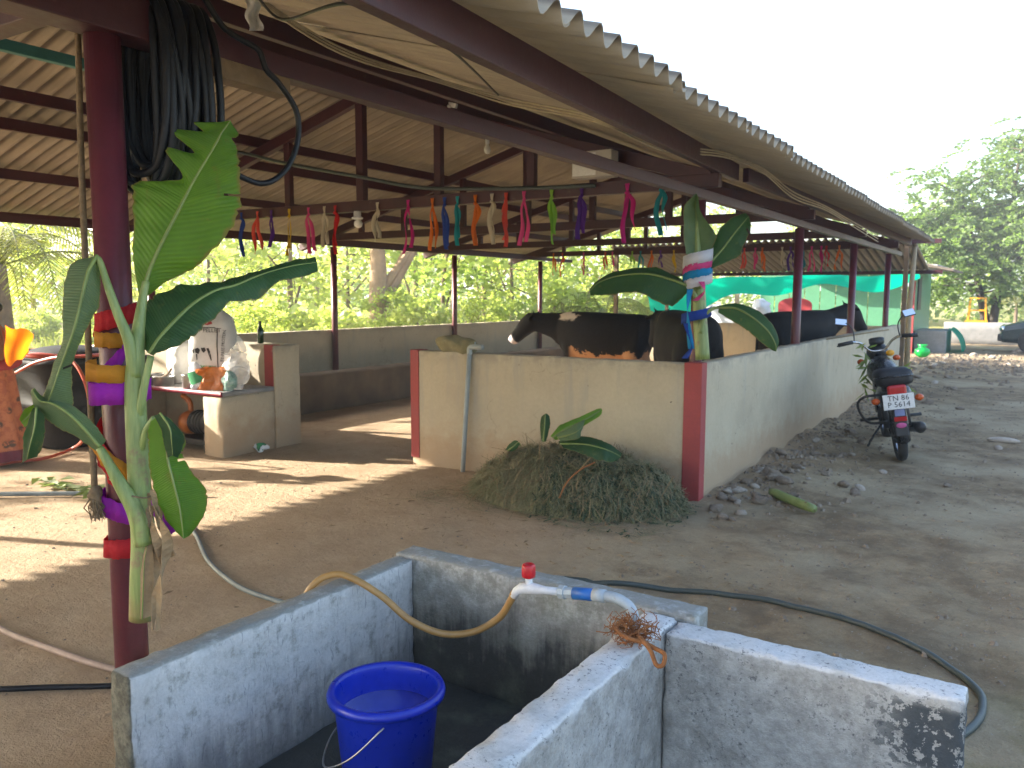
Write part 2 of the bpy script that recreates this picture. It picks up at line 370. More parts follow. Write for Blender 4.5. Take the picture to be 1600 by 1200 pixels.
    m.col(c); m.rough(.88); m.bump(m.math('ADD', m.math('MULTIPLY', n3, .7), n2), .006); return m.m
for k in ('inner', 'back', 'outer'): MAT['trough_'+k] = trough_mat(k)
def ground_mat():
    m = NT('bare_earth'); co = m.coord('World'); X, Y, Z = m.xyz(co)
    n1 = m.noise(co, .55, 6, .62); n2 = m.noise(co, 3.2, 7, .68); n3 = m.noise(co, 22, 6, .75); n4 = m.noise(co, 110, 3, .7)
    sand = m.mix(m.ramp(n2, [(.3, 0.), (.72, 1.)]), (.56, .42, .275), (.43, .30, .185))
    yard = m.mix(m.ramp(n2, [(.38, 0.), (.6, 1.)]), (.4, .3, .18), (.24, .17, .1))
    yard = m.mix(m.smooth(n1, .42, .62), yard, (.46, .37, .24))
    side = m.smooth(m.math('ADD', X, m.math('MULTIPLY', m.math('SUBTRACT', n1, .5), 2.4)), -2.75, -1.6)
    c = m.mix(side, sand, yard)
    wet = m.math('MULTIPLY', m.smooth(m.noise(co, 1.7, 5, .7), .5, .68), side); c = m.mix(m.math('MULTIPLY', wet, .75), c, (.22, .16, .1))
    moss = m.math('MULTIPLY', m.smooth(m.math('ADD', m.math('MULTIPLY', X, .8), m.math('MULTIPLY', Y, -1.)), -4.4, -2.4), m.smooth(m.noise(co, 2.6, 6, .7), .4, .62)); moss = m.math('MULTIPLY', moss, side)
    c = m.mix(m.math('MULTIPLY', moss, .75), c, (.2, .185, .05))
    dung = m.smooth(m.noise(co, 6.5, 4, .6), .7, .745); c = m.mix(m.math('MULTIPLY', dung, .55), c, (.11, .07, .045))
    grit = m.smooth(m.noise(co, 60, 2, .5), .68, .72); c = m.mix(m.math('MULTIPLY', m.math('MULTIPLY', grit, side), .6), c, (.45, .41, .36))
    far = m.math('MAXIMUM', m.smooth(X, -10.5, -12.5), m.smooth(Y, 31, 36)); c = m.mix(far, c, m.mix(n2, (.24, .25, .06), (.36, .3, .12)))
    c = m.mix(.35, c, m.ramp(n3, [(.25, .45), (.7, 1.)]), 'MULTIPLY'); c = m.mix(.25, c, m.ramp(n4, [(.3, .4), (.65, 1.)]), 'MULTIPLY')
    m.col(c); m.rough(.95); m.b.inputs['Specular IOR Level'].default_value = .2
    m.bump(m.math('ADD', m.math('MULTIPLY', n2, 1.2), m.math('ADD', m.math('MULTIPLY', n3, .7), m.math('MULTIPLY', n4, .25))), .045, .9); return m.m
MAT['ground'] = ground_mat()
def leaf_mat(name, c1, c2, trans=.45, tcol=None, rough=.5, rnd=True):
    m = NT(name); co = m.coord('Object'); a = m.noise(co, 1.3, 4, .6); b = m.noise(co, 9, 2, .6)
    c = m.mix(m.ramp(m.math('ADD', m.math('MULTIPLY', a, .6), m.math('MULTIPLY', b, .4)), [(.38, 0.), (.62, 1.)]), c1, c2)
    if rnd: c = m.mix(.35, c, m.ramp(m.n('ObjectInfo').outputs['Random'], [(0., (.75, .8, .7)), (1., (1., 1., 1.))]), 'MULTIPLY')
    m.col(c); m.rough(rough)
    tr = m.n('BsdfTranslucent'); m.l(m.mix(1., c, tcol or (1.6, 1.7, .8), 'MULTIPLY'), tr.inputs[0])
    mx = m.n('MixShader'); mx.inputs[0].default_value = trans; m.l(m.b.outputs[0], mx.inputs[1]); m.l(tr.outputs[0], mx.inputs[2]); m.l(mx.outputs[0], m.out.inputs[0])
    return m.m
MAT['leaf_a'] = leaf_mat('foliage_yellow_green', (.38, .41, .15), (.23, .29, .09), .6)
MAT['leaf_b'] = leaf_mat('foliage_green', (.26, .32, .12), (.16, .22, .075), .6)
MAT['leaf_c'] = leaf_mat('foliage_pale', (.42, .44, .2), (.29, .34, .13), .6)
MAT['leaf_d'] = leaf_mat('foliage_feathery', (.16, .23, .085), (.1, .16, .06), .55)
MAT['grass'] = leaf_mat('meadow_grass', (.24, .24, .06), (.15, .19, .04), .4)
MAT['palm'] = leaf_mat('palm_leaflet', (.22, .2, .05), (.12, .15, .03), .45)
def banana_mat(name, c1, c2, rib, tcol, trans):
    m = NT(name); uv = m.n('TexCoord').outputs['UV']; sx = m.xyz(uv); u = m.math('ABSOLUTE', sx[0]); v_ = sx[1]
    co = m.coord('Object'); n1 = m.noise(co, 9, 5, .6)
    wv = m.n('TexWave'); cmb = m.n('CombineXYZ'); m.l(m.math('SUBTRACT', v_, m.math('MULTIPLY', u, .12)), cmb.inputs[0]); m.l(cmb.outputs[0], wv.inputs[0]); wv.inputs['Scale'].default_value = 9; wv.inputs['Distortion'].default_value = 2.
    c = m.mix(m.ramp(n1, [(.3, 0.), (.7, 1.)]), c1, c2); c = m.mix(.12, c, wv.outputs[0], 'MULTIPLY'); c = m.mix(m.math('MULTIPLY', m.smooth(m.noise(co, 22, 4, .6), .6, .72), .35), c, (.16, .15, .04))
    edge = m.math('MULTIPLY', m.smooth(m.math('ADD', u, m.math('MULTIPLY', m.noise(co, 30, 3, .6), .14)), .99, 1.06), .7)
    c = m.mix(edge, c, (.2, .15, .05))
    c = m.mix(m.smooth(u, .05, .02), c, rib)
    m.col(c); m.rough(.55); m.b.inputs['Specular IOR Level'].default_value = .35; m.bump(wv.outputs[0], .0012)
    tr = m.n('BsdfTranslucent'); m.l(m.mix(1., c, tcol, 'MULTIPLY'), tr.inputs[0])
    mx = m.n('MixShader'); mx.inputs[0].default_value = trans; m.l(m.b.outputs[0], mx.inputs[1]); m.l(tr.outputs[0], mx.inputs[2]); m.l(mx.outputs[0], m.out.inputs[0])
    return m.m
MAT['banana_fresh'] = banana_mat('banana_leaf_fresh', (.12, .26, .03), (.09, .2, .025), (.24, .32, .08), (1.8, 1.8, .7), .5)
MAT['banana_dark'] = banana_mat('banana_leaf_dark', (.04, .10, .035), (.03, .075, .028), (.10, .14, .05), (1.5, 1.7, .6), .3)
MAT['banana_back'] = banana_mat('banana_leaf_underside', (.13, .2, .1), (.1, .16, .075), (.2, .24, .1), (1.2, 1.4, .6), .3)
MAT['banana_stem'] = pm('banana_stem', (.22, .27, .085), (.13, .18, .05), 9, .5, .002, 30, fleck=((.14, .085, .05), 16, .62))
def stem_mat():
    m = NT('banana_sheath'); co = m.coord('World', (34, 34, 2.2)); w1 = m.coord('World'); a = m.noise(co, 1.6, 5, .65); b = m.noise(w1, 11, 5, .65); z = m.xyz(w1)[2]
    c = m.mix(m.ramp(a, [(.32, 0.), (.68, 1.)]), (.27, .33, .11), (.13, .19, .05)); c = m.mix(m.math('MULTIPLY', m.smooth(b, .55, .72), .8), c, (.2, .1, .07))
    c = m.mix(m.math('MULTIPLY', m.smooth(m.math('ADD', z, m.math('MULTIPLY', b, -.35)), .66, .5), .8), c, (.22, .17, .06))
    m.col(c); m.rough(.45); m.bump(a, .003); return m.m
MAT['sheath'] = stem_mat()
MAT['midrib'] = pm('banana_midrib', (.2, .27, .07), (.15, .2, .05), 9, .5, 0, 30)
def grassheap():
    m = NT('cut_grass'); co = m.coord('Object'); n1 = m.noise(co, 5, 5, .6); n2 = m.noise(co, 60, 2, .5)
    c = m.mix(m.ramp(n1, [(.3, 0.), (.7, 1.)]), (.2, .195, .095), (.27, .23, .13)); c = m.mix(m.smooth(n2, .5, .7), c, (.11, .135, .06))
    m.col(c); m.rough(.8); return m.m
MAT['cut_grass'] = grassheap()
MAT['cut_green'] = pm('cut_greens', (.045, .075, .03), (.03, .05, .022), 9, .7, .001, 60)
CREPE = {}
def crepe(name, c):
    if name in CREPE: return CREPE[name]
    m = NT('crepe_'+name); co = m.coord('Object'); n = m.noise(m.coord('Object', (1, 1, 4)), 120, 3, .6)
    cc = m.mix(.25, c, m.ramp(n, [(.3, .5), (.7, 1.)]), 'MULTIPLY'); m.col(cc); m.rough(.8); m.bump(n, .002)
    tr = m.n('BsdfTranslucent'); m.l(cc, tr.inputs[0]); mx = m.n('MixShader'); mx.inputs[0].default_value = .4
    m.l(m.b.outputs[0], mx.inputs[1]); m.l(tr.outputs[0], mx.inputs[2]); m.l(mx.outputs[0], m.out.inputs[0]); CREPE[name] = m.m; return m.m
CC = dict(red=(.62, .02, .03), orange=(.75, .2, .02), amber=(.62, .28, .02), purple=(.42, .02, .5), violet=(.1, .02, .3), blue=(.02, .07, .4), cyan=(.01, .3, .6), teal=(.01, .32, .38),
          pink=(.75, .08, .3), magenta=(.65, .02, .28), coral=(.75, .1, .07), yellow=(.72, .5, .02), cream=(.65, .6, .48), lime=(.3, .6, .06), white=(.75, .75, .8), green=(.05, .4, .1))
for k, c in CC.items(): crepe(k, c)
def net_mat():
    m = NT('green_shade_net'); m.col((.0, .42, .24)); m.rough(.7)
    tr = m.n('BsdfTranslucent'); tr.inputs[0].default_value = (.0, .5, .29, 1); mx = m.n('MixShader'); mx.inputs[0].default_value = .55
    m.l(m.b.outputs[0], mx.inputs[1]); m.l(tr.outputs[0], mx.inputs[2]); m.l(mx.outputs[0], m.out.inputs[0]); return m.m
MAT['net'] = net_mat()
def sheet_plastic():
    m = NT('clear_plastic'); m.col((.8, .8, .78)); m.rough(.15)
    tr = m.n('BsdfTransparent'); mx = m.n('MixShader'); mx.inputs[0].default_value = .55
    m.l(m.b.outputs[0], mx.inputs[1]); m.l(tr.outputs[0], mx.inputs[2]); m.l(mx.outputs[0], m.out.inputs[0]); return m.m
MAT['clear_plastic'] = sheet_plastic()
def water_mat():
    m = NT('water'); m.col((.02, .035, .06)); m.rough(.04); m.b.inputs['IOR'].default_value = 1.33
    m.b.inputs['Transmission Weight'].default_value = .7; m.bump(m.noise(m.coord('Object'), 6, 2, .5), .002, .3); return m.m
MAT['water'] = water_mat()

# ------------------------------------------------------------------ ground
def gh(x, y):
    "ground height"
    p = V((x, y, 0))
    h = .012*noise.noise(p*.9)+.008*noise.noise(p*2.7)
    if -2.15 < x < 1.5 and 5 < y < 24:        # stony bank along the long wall, ruts in the yard
        b = max(0, 1-abs(x+2.1)/1.05)*min(1, max(0, (y-5.6)/1.2))*min(1, max(0, (17.5-y)/2)); h += b*(.07+.09*noise.noise(p*1.6)+.03*noise.noise(p*5))
    if x > -2.0: h += .018*noise.noise(p*3.1)+.010*noise.noise(p*7.)
    return h
def axis(stops):
    out = []
    for (a, b, s) in stops:
        n = max(1, int(round((b-a)/s))); out += [a+(b-a)*i/n for i in range(n)]
    return out+[stops[-1][1]]
gx = axis([(-420, -60, 40), (-60, -14, 2), (-14, -9, .4), (-9, -2.2, .1), (-2.2, 1.6, .055), (1.6, 8, .5), (8, 60, 8), (60, 420, 40)])
gy = axis([(-300, -20, 40), (-20, 0, 2), (0, 1.2, .3), (1.2, 9, .07), (9, 20, .12), (20, 36, .5), (36, 80, 4), (80, 520, 40)])
mb = MB(); mb.v = [(x, y, gh(x, y) if abs(x) < 40 and abs(y) < 60 else 0) for y in gy for x in gx]
nx = len(gx); mb.f = [(j*nx+i, j*nx+i+1, (j+1)*nx+i+1, (j+1)*nx+i) for j in range(len(gy)-1) for i in range(nx-1)]
tag(mb.build('ground', MAT['ground'], smooth=True), 'bare trodden earth yard', kind='structure')

# ------------------------------------------------------------------ low walls
def band(parent, x0, x1, y0, y1, z0, z1): return MB().box(((x0+x1)/2, (y0+y1)/2, (z0+z1)/2), (x1-x0, y1-y0, z1-z0)).build('painted_band', MAT['red_oxide'], parent, bevel=.004)
fw = slab('low_wall', MAT['wall'], None, -4.89, -2.232, 5.956, 6.086, -.1, 1.06, .07, .004, .012, seed=3)
tag(fw, 'cream plastered front wall with red edges, grass heap leaning on it', 'wall')
band(fw, -4.897, -4.80, 5.948, 6.09, .06, 1.064); 
lw = slab('low_wall', MAT['wall'], None, -2.23, -2.108, 5.956, 16.39, -.1, 1.06, .09, .004, .012, seed=11)
tag(lw, 'long cream side wall running back past the parked moped', 'wall')
band(lw, -2.24, -2.1005, 5.9465, 6.06, -.05, 1.0665)
ww = slab('low_wall', MAT['wall'], None, -9.16, -9.03, 6.15, 16.4, -.1, 1.04, .12, .005, .012, seed=17)
tag(ww, 'cream wall on the far side of the shed in front of the trees', 'wall')
ew = slab('low_wall', MAT['wall'], None, -9.025, -2.235, 16.27, 16.385, -.1, 1.03, .12, .005, .012, seed=23)
tag(ew, 'cream end wall behind the cows at the back of the shed', 'wall')
pw = slab('low_wall', MAT['wall'], None, -9.1, -6.55, 5.8, 6.14, -.1, 1.05, .09, .006, .014, seed=29)
tag(pw, 'short thick cream wall with red stripe behind the kitchen counter', 'wall')
band(pw, -6.70, -6.575, 5.793, 5.9, .63, 1.054)
mg = slab('manger', MAT['manger'], None, -8.5, -8.1, 6.9, 16.1, -.1, .5, .12, .012, .03, seed=5)
tag(mg, 'long brown cement manger along the far wall of the shed', 'manger')

# ------------------------------------------------------------------ cattle shed
SH = V((-5.6, 9, 0)); shed = empty('cattle_shed', SH)
tag(shed, 'open maroon steel cattle shed with corrugated cement sheet roof', 'shed')
def sp(o, parent=shed):            # world-space mesh placed under the shed
    o.location = o.location-SH if parent is shed else o.location; return o
SL = .284; TH = math.atan(SL); RX = -5.6
def roof_z(X): return 3.62-SL*abs(X-RX)
def sheet_mesh(name, length, seg):
    pitch = .146; wdt = 7*pitch+.05; n = 74; th = .006; mb = MB()
    rows = []
    for side in (0, 1):
        for i in range(seg+1):
            x = length*i/seg
            for k in range(n+1):
                y = -wdt/2+wdt*k/n; ph = 2*math.pi*y/pitch
                z = .031*math.cos(ph)+(th if side else 0); rows.append((x, y, z))
    mb.v = rows; m = n+1; b = (seg+1)*m
    for i in range(seg):
        for k in range(n):
            a = i*m+k; mb.f += [(a, a+1, a+m+1, a+m), (b+a, b+a+m, b+a+m+1, b+a+1)]
    for k in range(n):
        mb.f += [(k, b+k, b+k+1, k+1), (seg*m+k, seg*m+k+1, b+seg*m+k+1, b+seg*m+k)]
    for i in range(seg):
        mb.f += [(i*m, (i+1)*m, b+(i+1)*m, b+i*m), (i*m+n, b+i*m+n, b+(i+1)*m+n, (i+1)*m+n)]
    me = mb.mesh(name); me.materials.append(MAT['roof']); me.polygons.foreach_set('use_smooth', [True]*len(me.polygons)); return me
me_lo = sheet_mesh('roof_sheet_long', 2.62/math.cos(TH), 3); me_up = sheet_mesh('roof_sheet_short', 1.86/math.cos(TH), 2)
rs = random.Random(3); COVER = 7*.146
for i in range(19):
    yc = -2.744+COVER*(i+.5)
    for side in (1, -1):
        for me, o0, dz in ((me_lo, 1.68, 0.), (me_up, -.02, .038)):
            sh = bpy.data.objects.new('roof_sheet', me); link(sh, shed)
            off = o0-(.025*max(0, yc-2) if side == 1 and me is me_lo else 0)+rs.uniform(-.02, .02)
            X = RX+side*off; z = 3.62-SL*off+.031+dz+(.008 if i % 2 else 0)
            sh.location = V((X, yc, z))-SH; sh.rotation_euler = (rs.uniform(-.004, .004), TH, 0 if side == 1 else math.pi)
    rc = MB(); pts = []
    if i == 0:
        for s_ in (0, 1):
            for (x, z) in ((-.32, -.06), (-.06, .02), (.06, .02), (.32, -.06)): pts.append((x, -.55 if not s_ else .55, z))
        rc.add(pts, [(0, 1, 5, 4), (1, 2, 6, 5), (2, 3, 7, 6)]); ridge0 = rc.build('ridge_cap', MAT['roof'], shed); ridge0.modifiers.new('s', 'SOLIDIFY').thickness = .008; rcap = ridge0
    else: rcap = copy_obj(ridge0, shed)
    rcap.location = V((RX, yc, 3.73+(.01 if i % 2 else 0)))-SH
def steel(name, a, b, wd, h, parent=shed, mat='steel', up=(0, 0, 1)):
    return sp(MB().beam(a, b, wd, h, up).build(name, MAT[mat], parent, bevel=.004), parent)
TR = [-2.2, 1.39, 6.08, 9.13, 12.17, 15.22]
tb = MB().tube([V((0, 0, -.1)), V((0, 0, 2.275))], .047, 24); p0 = tb.build('post', MAT['steel_post'], shed, smooth=True)
p0.data.polygons[-1].use_smooth = False
p0.location = V((-2.222, TR[1], 0))-SH
for Y in TR[:1]+TR[2:]:
    c = copy_obj(p0, shed); c.location = V((-2.2, Y, 0))-SH
for Y in TR:
    c = copy_obj(p0, shed); c.location = V((-8.97, Y, 0))-SH
steel('wall_plate', (-2.2, -2.7, 2.325), (-2.2, 16.6, 2.325), .06, .07); steel('wall_plate', (-8.97, -2.7, 2.325), (-8.97, 16.6, 2.325), .06, .07)
steel('post_bracket', (-2.2, 1.05, 2.33), (-2.2, 1.56, 2.33), .11, .115)
steel('timber_stub', (-2.2, 1.72, 2.262), (-2.2, 2.02, 2.258), .07, .06, mat='wood')
steel('fascia_beam', (-1.40, .5, roof_z(-1.40)-.085), (-2.13, 6.7, roof_z(-2.13)-.085), .05, .13)
steel('fascia_beam', (-2.05, 6.7, roof_z(-2.05)-.085), (-2.05, 16.6, roof_z(-2.05)-.085), .05, .11)
for X in (-3.4, -4.5, -5.42, -5.78, -7.0, -7.5, -8.5, -9.6):
    steel('purlin', (X, -2.7, roof_z(X)-.082), (X, 16.55, roof_z(X)-.082), .05, .10)
steel('purlin', (-6.15, 0.6, roof_z(-6.15)-.19), (-6.15, 4.1, roof_z(-6.15)-.19), .06, .08, mat='teal_pipe')
for Y in TR:
    t = empty('truss'); t.parent = shed; t.location = V((RX, Y, 2.415))-SH
    def tp(name, a, b, wd, h): return MB().beam(V(a)-V((RX, 0, 2.415)), V(b)-V((RX, 0, 2.415)), wd, h).build(name, MAT['steel'], t, bevel=.004)
    tp('bottom_chord', (-9.1, 0, 2.415), (-2.05, 0, 2.415), .075, .10)
    zo = .19
    tp('rafter', (-2.12, 0.002, roof_z(-2.12)-zo), (RX, 0.002, roof_z(RX)-zo), .075, .105)
    tp('rafter', (-9.65, -.002, roof_z(-9.65)-zo), (RX, -.002, roof_z(RX)-zo), .075, .105)
    for X in (-2.85, -3.67, -4.65, -5.58, -6.58, -7.6, -8.4):
        tp('strut', (X, .001, 2.466), (X, .001, roof_z(X)-zo-.05), .075 if X != -5.58 else .09, .06 if X != -5.58 else .07)
# lean-to behind the end wall
lt = empty('lean_to', (-4.8, 17.2, 0)); tag(lt, 'low corrugated lean-to roof beyond the end wall of the shed', 'roof')
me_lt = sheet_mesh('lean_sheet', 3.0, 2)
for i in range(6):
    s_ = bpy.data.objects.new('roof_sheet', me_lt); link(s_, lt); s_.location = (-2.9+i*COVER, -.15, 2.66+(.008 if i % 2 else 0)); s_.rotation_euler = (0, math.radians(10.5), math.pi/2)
for X in (-3.2, 0, 2.3):
    MB().beam((X, 2.7, -.1), (X, 2.7, 2.1), .07, .07).build('post', MAT['wood'], lt)
MB().beam((-3.4, 2.7, 2.08), (3., 2.7, 2.08), .06, .08).build('purlin', MAT['steel'], lt); MB().beam((-3.4, .0, 2.58), (3.2, .0, 2.58), .06, .08).build('purlin', MAT['steel'], lt)
for X in (-3.35, 2.62): MB().beam((X, .02, -.1), (X, .02, 2.54), .08, .08).build('post', MAT['wood'], lt)

# ------------------------------------------------------------------ wash trough
TZ = .55; tr = empty('wash_trough', (-1.1, 2.0, 0)); tag(tr, 'whitewashed concrete wash trough with dividing wall in the foreground', 'trough')
def tslab(name, mat, *a, **k):
    o = slab(name, MAT[mat], tr, *a, **k); o.location = (1.1, -2.0, 0); return o
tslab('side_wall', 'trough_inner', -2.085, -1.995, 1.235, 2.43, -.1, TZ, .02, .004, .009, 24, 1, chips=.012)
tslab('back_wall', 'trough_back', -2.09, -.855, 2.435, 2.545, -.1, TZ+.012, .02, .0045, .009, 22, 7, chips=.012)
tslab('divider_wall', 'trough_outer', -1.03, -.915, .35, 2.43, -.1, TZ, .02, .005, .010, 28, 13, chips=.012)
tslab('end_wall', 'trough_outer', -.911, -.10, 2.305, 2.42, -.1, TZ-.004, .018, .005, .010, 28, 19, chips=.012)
tslab('trough_floor', 'trough_back', -1.99, -1.034, .35, 2.43, .0, .095, .05, .006, .01, 8, 3)

# ------------------------------------------------------------------ trees and plants
def quads_mesh(name, P, mat):
    "P: (n,4,3) array of leaf quads"
    n = len(P); me = bpy.data.meshes.new(name); me.vertices.add(n*4); me.loops.add(n*4); me.polygons.add(n)
    me.vertices.foreach_set('co', P.reshape(-1).astype(np.float32)); me.loops.foreach_set('vertex_index', np.arange(n*4, dtype=np.int32))
    me.polygons.foreach_set('loop_start', np.arange(0, n*4, 4, dtype=np.int32)); me.polygons.foreach_set('loop_total', np.full(n, 4, dtype=np.int32))
    me.update(); me.validate(); me.materials.append(mat); return me
def leaf_quads(rg, C, L, wr=.5, flat=.4):
    "one diamond leaf at each centre C with length L"
    n = len(C); d = rg.normal(size=(n, 3)); d[:, 2] = d[:, 2]*flat-.25; d /= np.linalg.norm(d, axis=1)[:, None]
    q = rg.normal(size=(n, 3)); q[:, 2] *= flat; s = np.cross(d, q); s[:, 2] *= .6; s /= np.linalg.norm(s, axis=1)[:, None]
    Ls = (L*rg.uniform(.6, 1.3, n))[:, None]; up = np.cross(d, s)*Ls*.08
    return np.stack([C-d*Ls*.5, C+s*Ls*wr*.5+up-d*Ls*.05, C+d*Ls*.5, C-s*Ls*wr*.5+up-d*Ls*.05], axis=1)
def crown_points(rg, nc, per, rad, cz, rz, cr, gap=.0):
    cs = []
    while len(cs) < nc:
        p = rg.uniform(-1, 1, 3); r = np.linalg.norm(p)
        if r < 1 and rg.uniform() < .25+.75*r: cs.append(p)
    cs = np.array(cs)*np.array([rad, rad, rz])+np.array([0, 0, cz])
    cs[:, :2] += rg.normal(0, rad*.1, (nc, 2))
    pts = np.concatenate([c+rg.normal(size=(int(per*rg.uniform(.5, 1.4)), 3))*np.array([cr, cr, cr*.62])*rg.uniform(.6, 1.25) for c in cs])
    return cs, pts
def make_tree(name, seed, h, rad, cz, rz, nc, per, cr, L, leafm, barkm, tr0=.12, wr=.5, flat=.5, limbs=9, stems=1, lean=(.0, .0)):
    rg = np.random.default_rng(seed); rr = random.Random(seed)
    cs, pts = crown_points(rg, nc, per, rad, cz, rz, cr)
    pts = pts[pts[:, 2] > .12]; cs[:, :2] += np.array(lean)*h*.5; pts[:, :2] += np.array(lean)*h*.5
    root = empty(name)
    o = bpy.data.objects.new('crown', quads_mesh(name+'_crown', leaf_quads(rg, pts, L, wr, flat), leafm)); link(o, root)
    mb = MB()
    for st in range(stems):
        a = rr.uniform(0, 6.28); sx = .12*st
        path = curve([V((sx*math.cos(a), sx*math.sin(a), -.1)), V((rr.uniform(-.12, .12)+lean[0]*h*.2+sx*2*math.cos(a), rr.uniform(-.12, .12)+sx*2*math.sin(a), h*.3)), V((lean[0]*h*.45+sx*3*math.cos(a)+rr.uniform(-.2, .2), lean[1]*h*.45+sx*3*math.sin(a), h*.6)), V((lean[0]*h*.55, lean[1]*h*.55, h*.9))], 5)
        mb.tube(path, [tr0*(1.25 if i == 0 else 1)*(1-.85*i/(len(path)-1)) for i in range(len(path))], 8)
        for k in range(limbs):
            c = V(cs[rr.randrange(len(cs))]); j = rr.randrange(3, len(path)-2); b = path[j]
            mid = b.lerp(c, .5)+V((0, 0, -.12*(c-b).length*rr.uniform(-.3, 1)))
            pp = curve([b, mid, c], 4); r0 = tr0*(1-.85*j/(len(path)-1))*.6
            mb.tube(pp, [r0*(1-.9*i/(len(pp)-1)) for i in range(len(pp))], 5)
    mb.build('trunk', barkm, root, smooth=True)
    return root
PR = {
 'a': make_tree('broadleaf_tree', 1, 6.2, 2.3, 3.7, 2.7, 40, 42, .4, .2, MAT['leaf_a'], MAT['bark'], .12, .6),
 'b': make_tree('slender_tree', 2, 7., 1.7, 4.2, 3.2, 38, 40, .4, .24, MAT['leaf_b'], MAT['bark'], .08, .65, stems=2),
 'c': make_tree('loose_tree', 3, 5.4, 2.4, 3.3, 2.4, 36, 38, .42, .26, MAT['leaf_c'], MAT['bark'], .1, .7),
 's': make_tree('shrub', 4, 1.9, 1.0, 1.05, .9, 45, 60, .2, .13, MAT['leaf_a'], MAT['bark'], .03, .55, limbs=12, stems=3),
 't': make_tree('shrub', 5, 1.6, .9, .85, .8, 36, 50, .2, .2, MAT['leaf_c'], MAT['bark'], .03, .6, limbs=10, stems=3)}
used = set(); PLANTS = []
def plant(kind, x, y, sc, rz, label, cat, group):
    o = PR[kind] if kind not in used else copy_tree(PR[kind]); used.add(kind)
    o.location = (x, y, 0); o.scale = (sc, sc, sc*random.uniform(.92, 1.1)); o.rotation_euler.z = rz; tag(o, label, cat, group); PLANTS.append((kind, o)); return o
TL = {'a': 'bushy yellow-green tree beyond the shed', 'b': 'tall slender green tree beyond the shed', 'c': 'loose pale green tree beyond the shed', 's': 'small leafy shrub behind the far wall', 't': 'low large-leaved shrub behind the far wall'}
TG = {'a': 'yellow-green trees beyond the shed', 'b': 'slender trees beyond the shed', 'c': 'loose pale trees beyond the shed', 's': 'leafy shrubs behind the far wall', 't': 'large-leaved shrubs behind the far wall'}
def fan(px, D): p = at(px, 600, D); return p.x, p.y
rt = random.Random(12)
for k, px, D, sc in [('a', -70, 21, .9), ('c', 60, 27, 1.), ('a', 185, 24, .9), ('c', 330, 21, .85), ('b', 395, 27, .95), ('a', 460, 22, .85), ('c', 545, 27, .95), ('a', 650, 28, .95), ('b', 700, 23, .9), ('a', 760, 30, 1.), ('c', 800, 24, .85), ('b', 860, 29, .95), ('a', 915, 33, .95), ('c', 955, 31, .85), ('b', 1010, 37, 1.), ('a', 1080, 41, 1.),
                     ('a', 1230, 46, .95), ('a', 1330, 48, .95), ('b', 1660, 46, .8), ('b', 270, 36, 1.1), ('a', 500, 40, 1.1), ('c', 620, 40, 1.1)]:
    x, y = fan(px, D); plant(k, x, y, sc, rt.uniform(0, 6.28), TL[k], 'tree', TG[k])
for k, x, y, sc in [('c', -17, 2.8, .85), ('a', -16.5, -.1, .8), ('c', -15.5, -3.4, .75), ('b', -16.5, -5, 1.)]:
    plant(k, x, y, sc, rt.uniform(0, 6.28), TL[k], 'tree', TG[k])
for k, px, D, sc in [('s', 400, 15, .7), ('t', 440, 17, .8), ('t', 540, 17.5, .8), ('s', 610, 20, .8), ('t', 665, 19.5, .8), ('s', 750, 21, .75), ('t', 805, 22, .8), ('s', 880, 24, 1.), ('t', 985, 27, .9),
                     ('s', 150, 22, .6), ('t', 60, 26, .6), ('s', 1035, 29, .9)]:
    x, y = fan(px, D); plant(k, x, y, sc, rt.uniform(0, 6.28), TL[k], 'shrub', TG[k])
ONES = ['first', 'second', 'third', 'fourth', 'fifth', 'sixth', 'seventh', 'eighth', 'ninth']
ORD = ONES+['tenth', 'eleventh', 'twelfth', 'thirteenth', 'fourteenth', 'fifteenth', 'sixteenth', 'seventeenth', 'eighteenth', 'nineteenth']
for tens, tenth in (('twenty', 'twentieth'), ('thirty', 'thirtieth'), ('forty', 'fortieth'), ('fifty', 'fiftieth'), ('sixty', 'sixtieth'), ('seventy', 'seventieth')): ORD += [tenth]+[tens+'-'+q for q in ONES]
for k in 'abcst':          # each one told apart by its place from left to right
    L_ = sorted([o for kk, o in PLANTS if kk == k], key=lambda o: math.atan2(o.location.x, o.location.y))
    for i, o in enumerate(L_): o['label'] = o['label']+', '+ORD[i]+' of its kind from the left'
# the tree with the thick pale trunk seen between two shed posts
x, y = fan(590, 20.5)
bt = make_tree('thick_trunk_tree', 21, 6.5, 2.2, 5.2, 1.9, 50, 70, .36, .22, MAT['leaf_c'], pm('pale_bark', (.42, .28, .17), (.3, .2, .12), 3, .95, .02, 14), .3, .6); bt.location = (x, y, 0)
tag(bt, 'tree with thick pale brown trunk between two shed posts', 'tree')
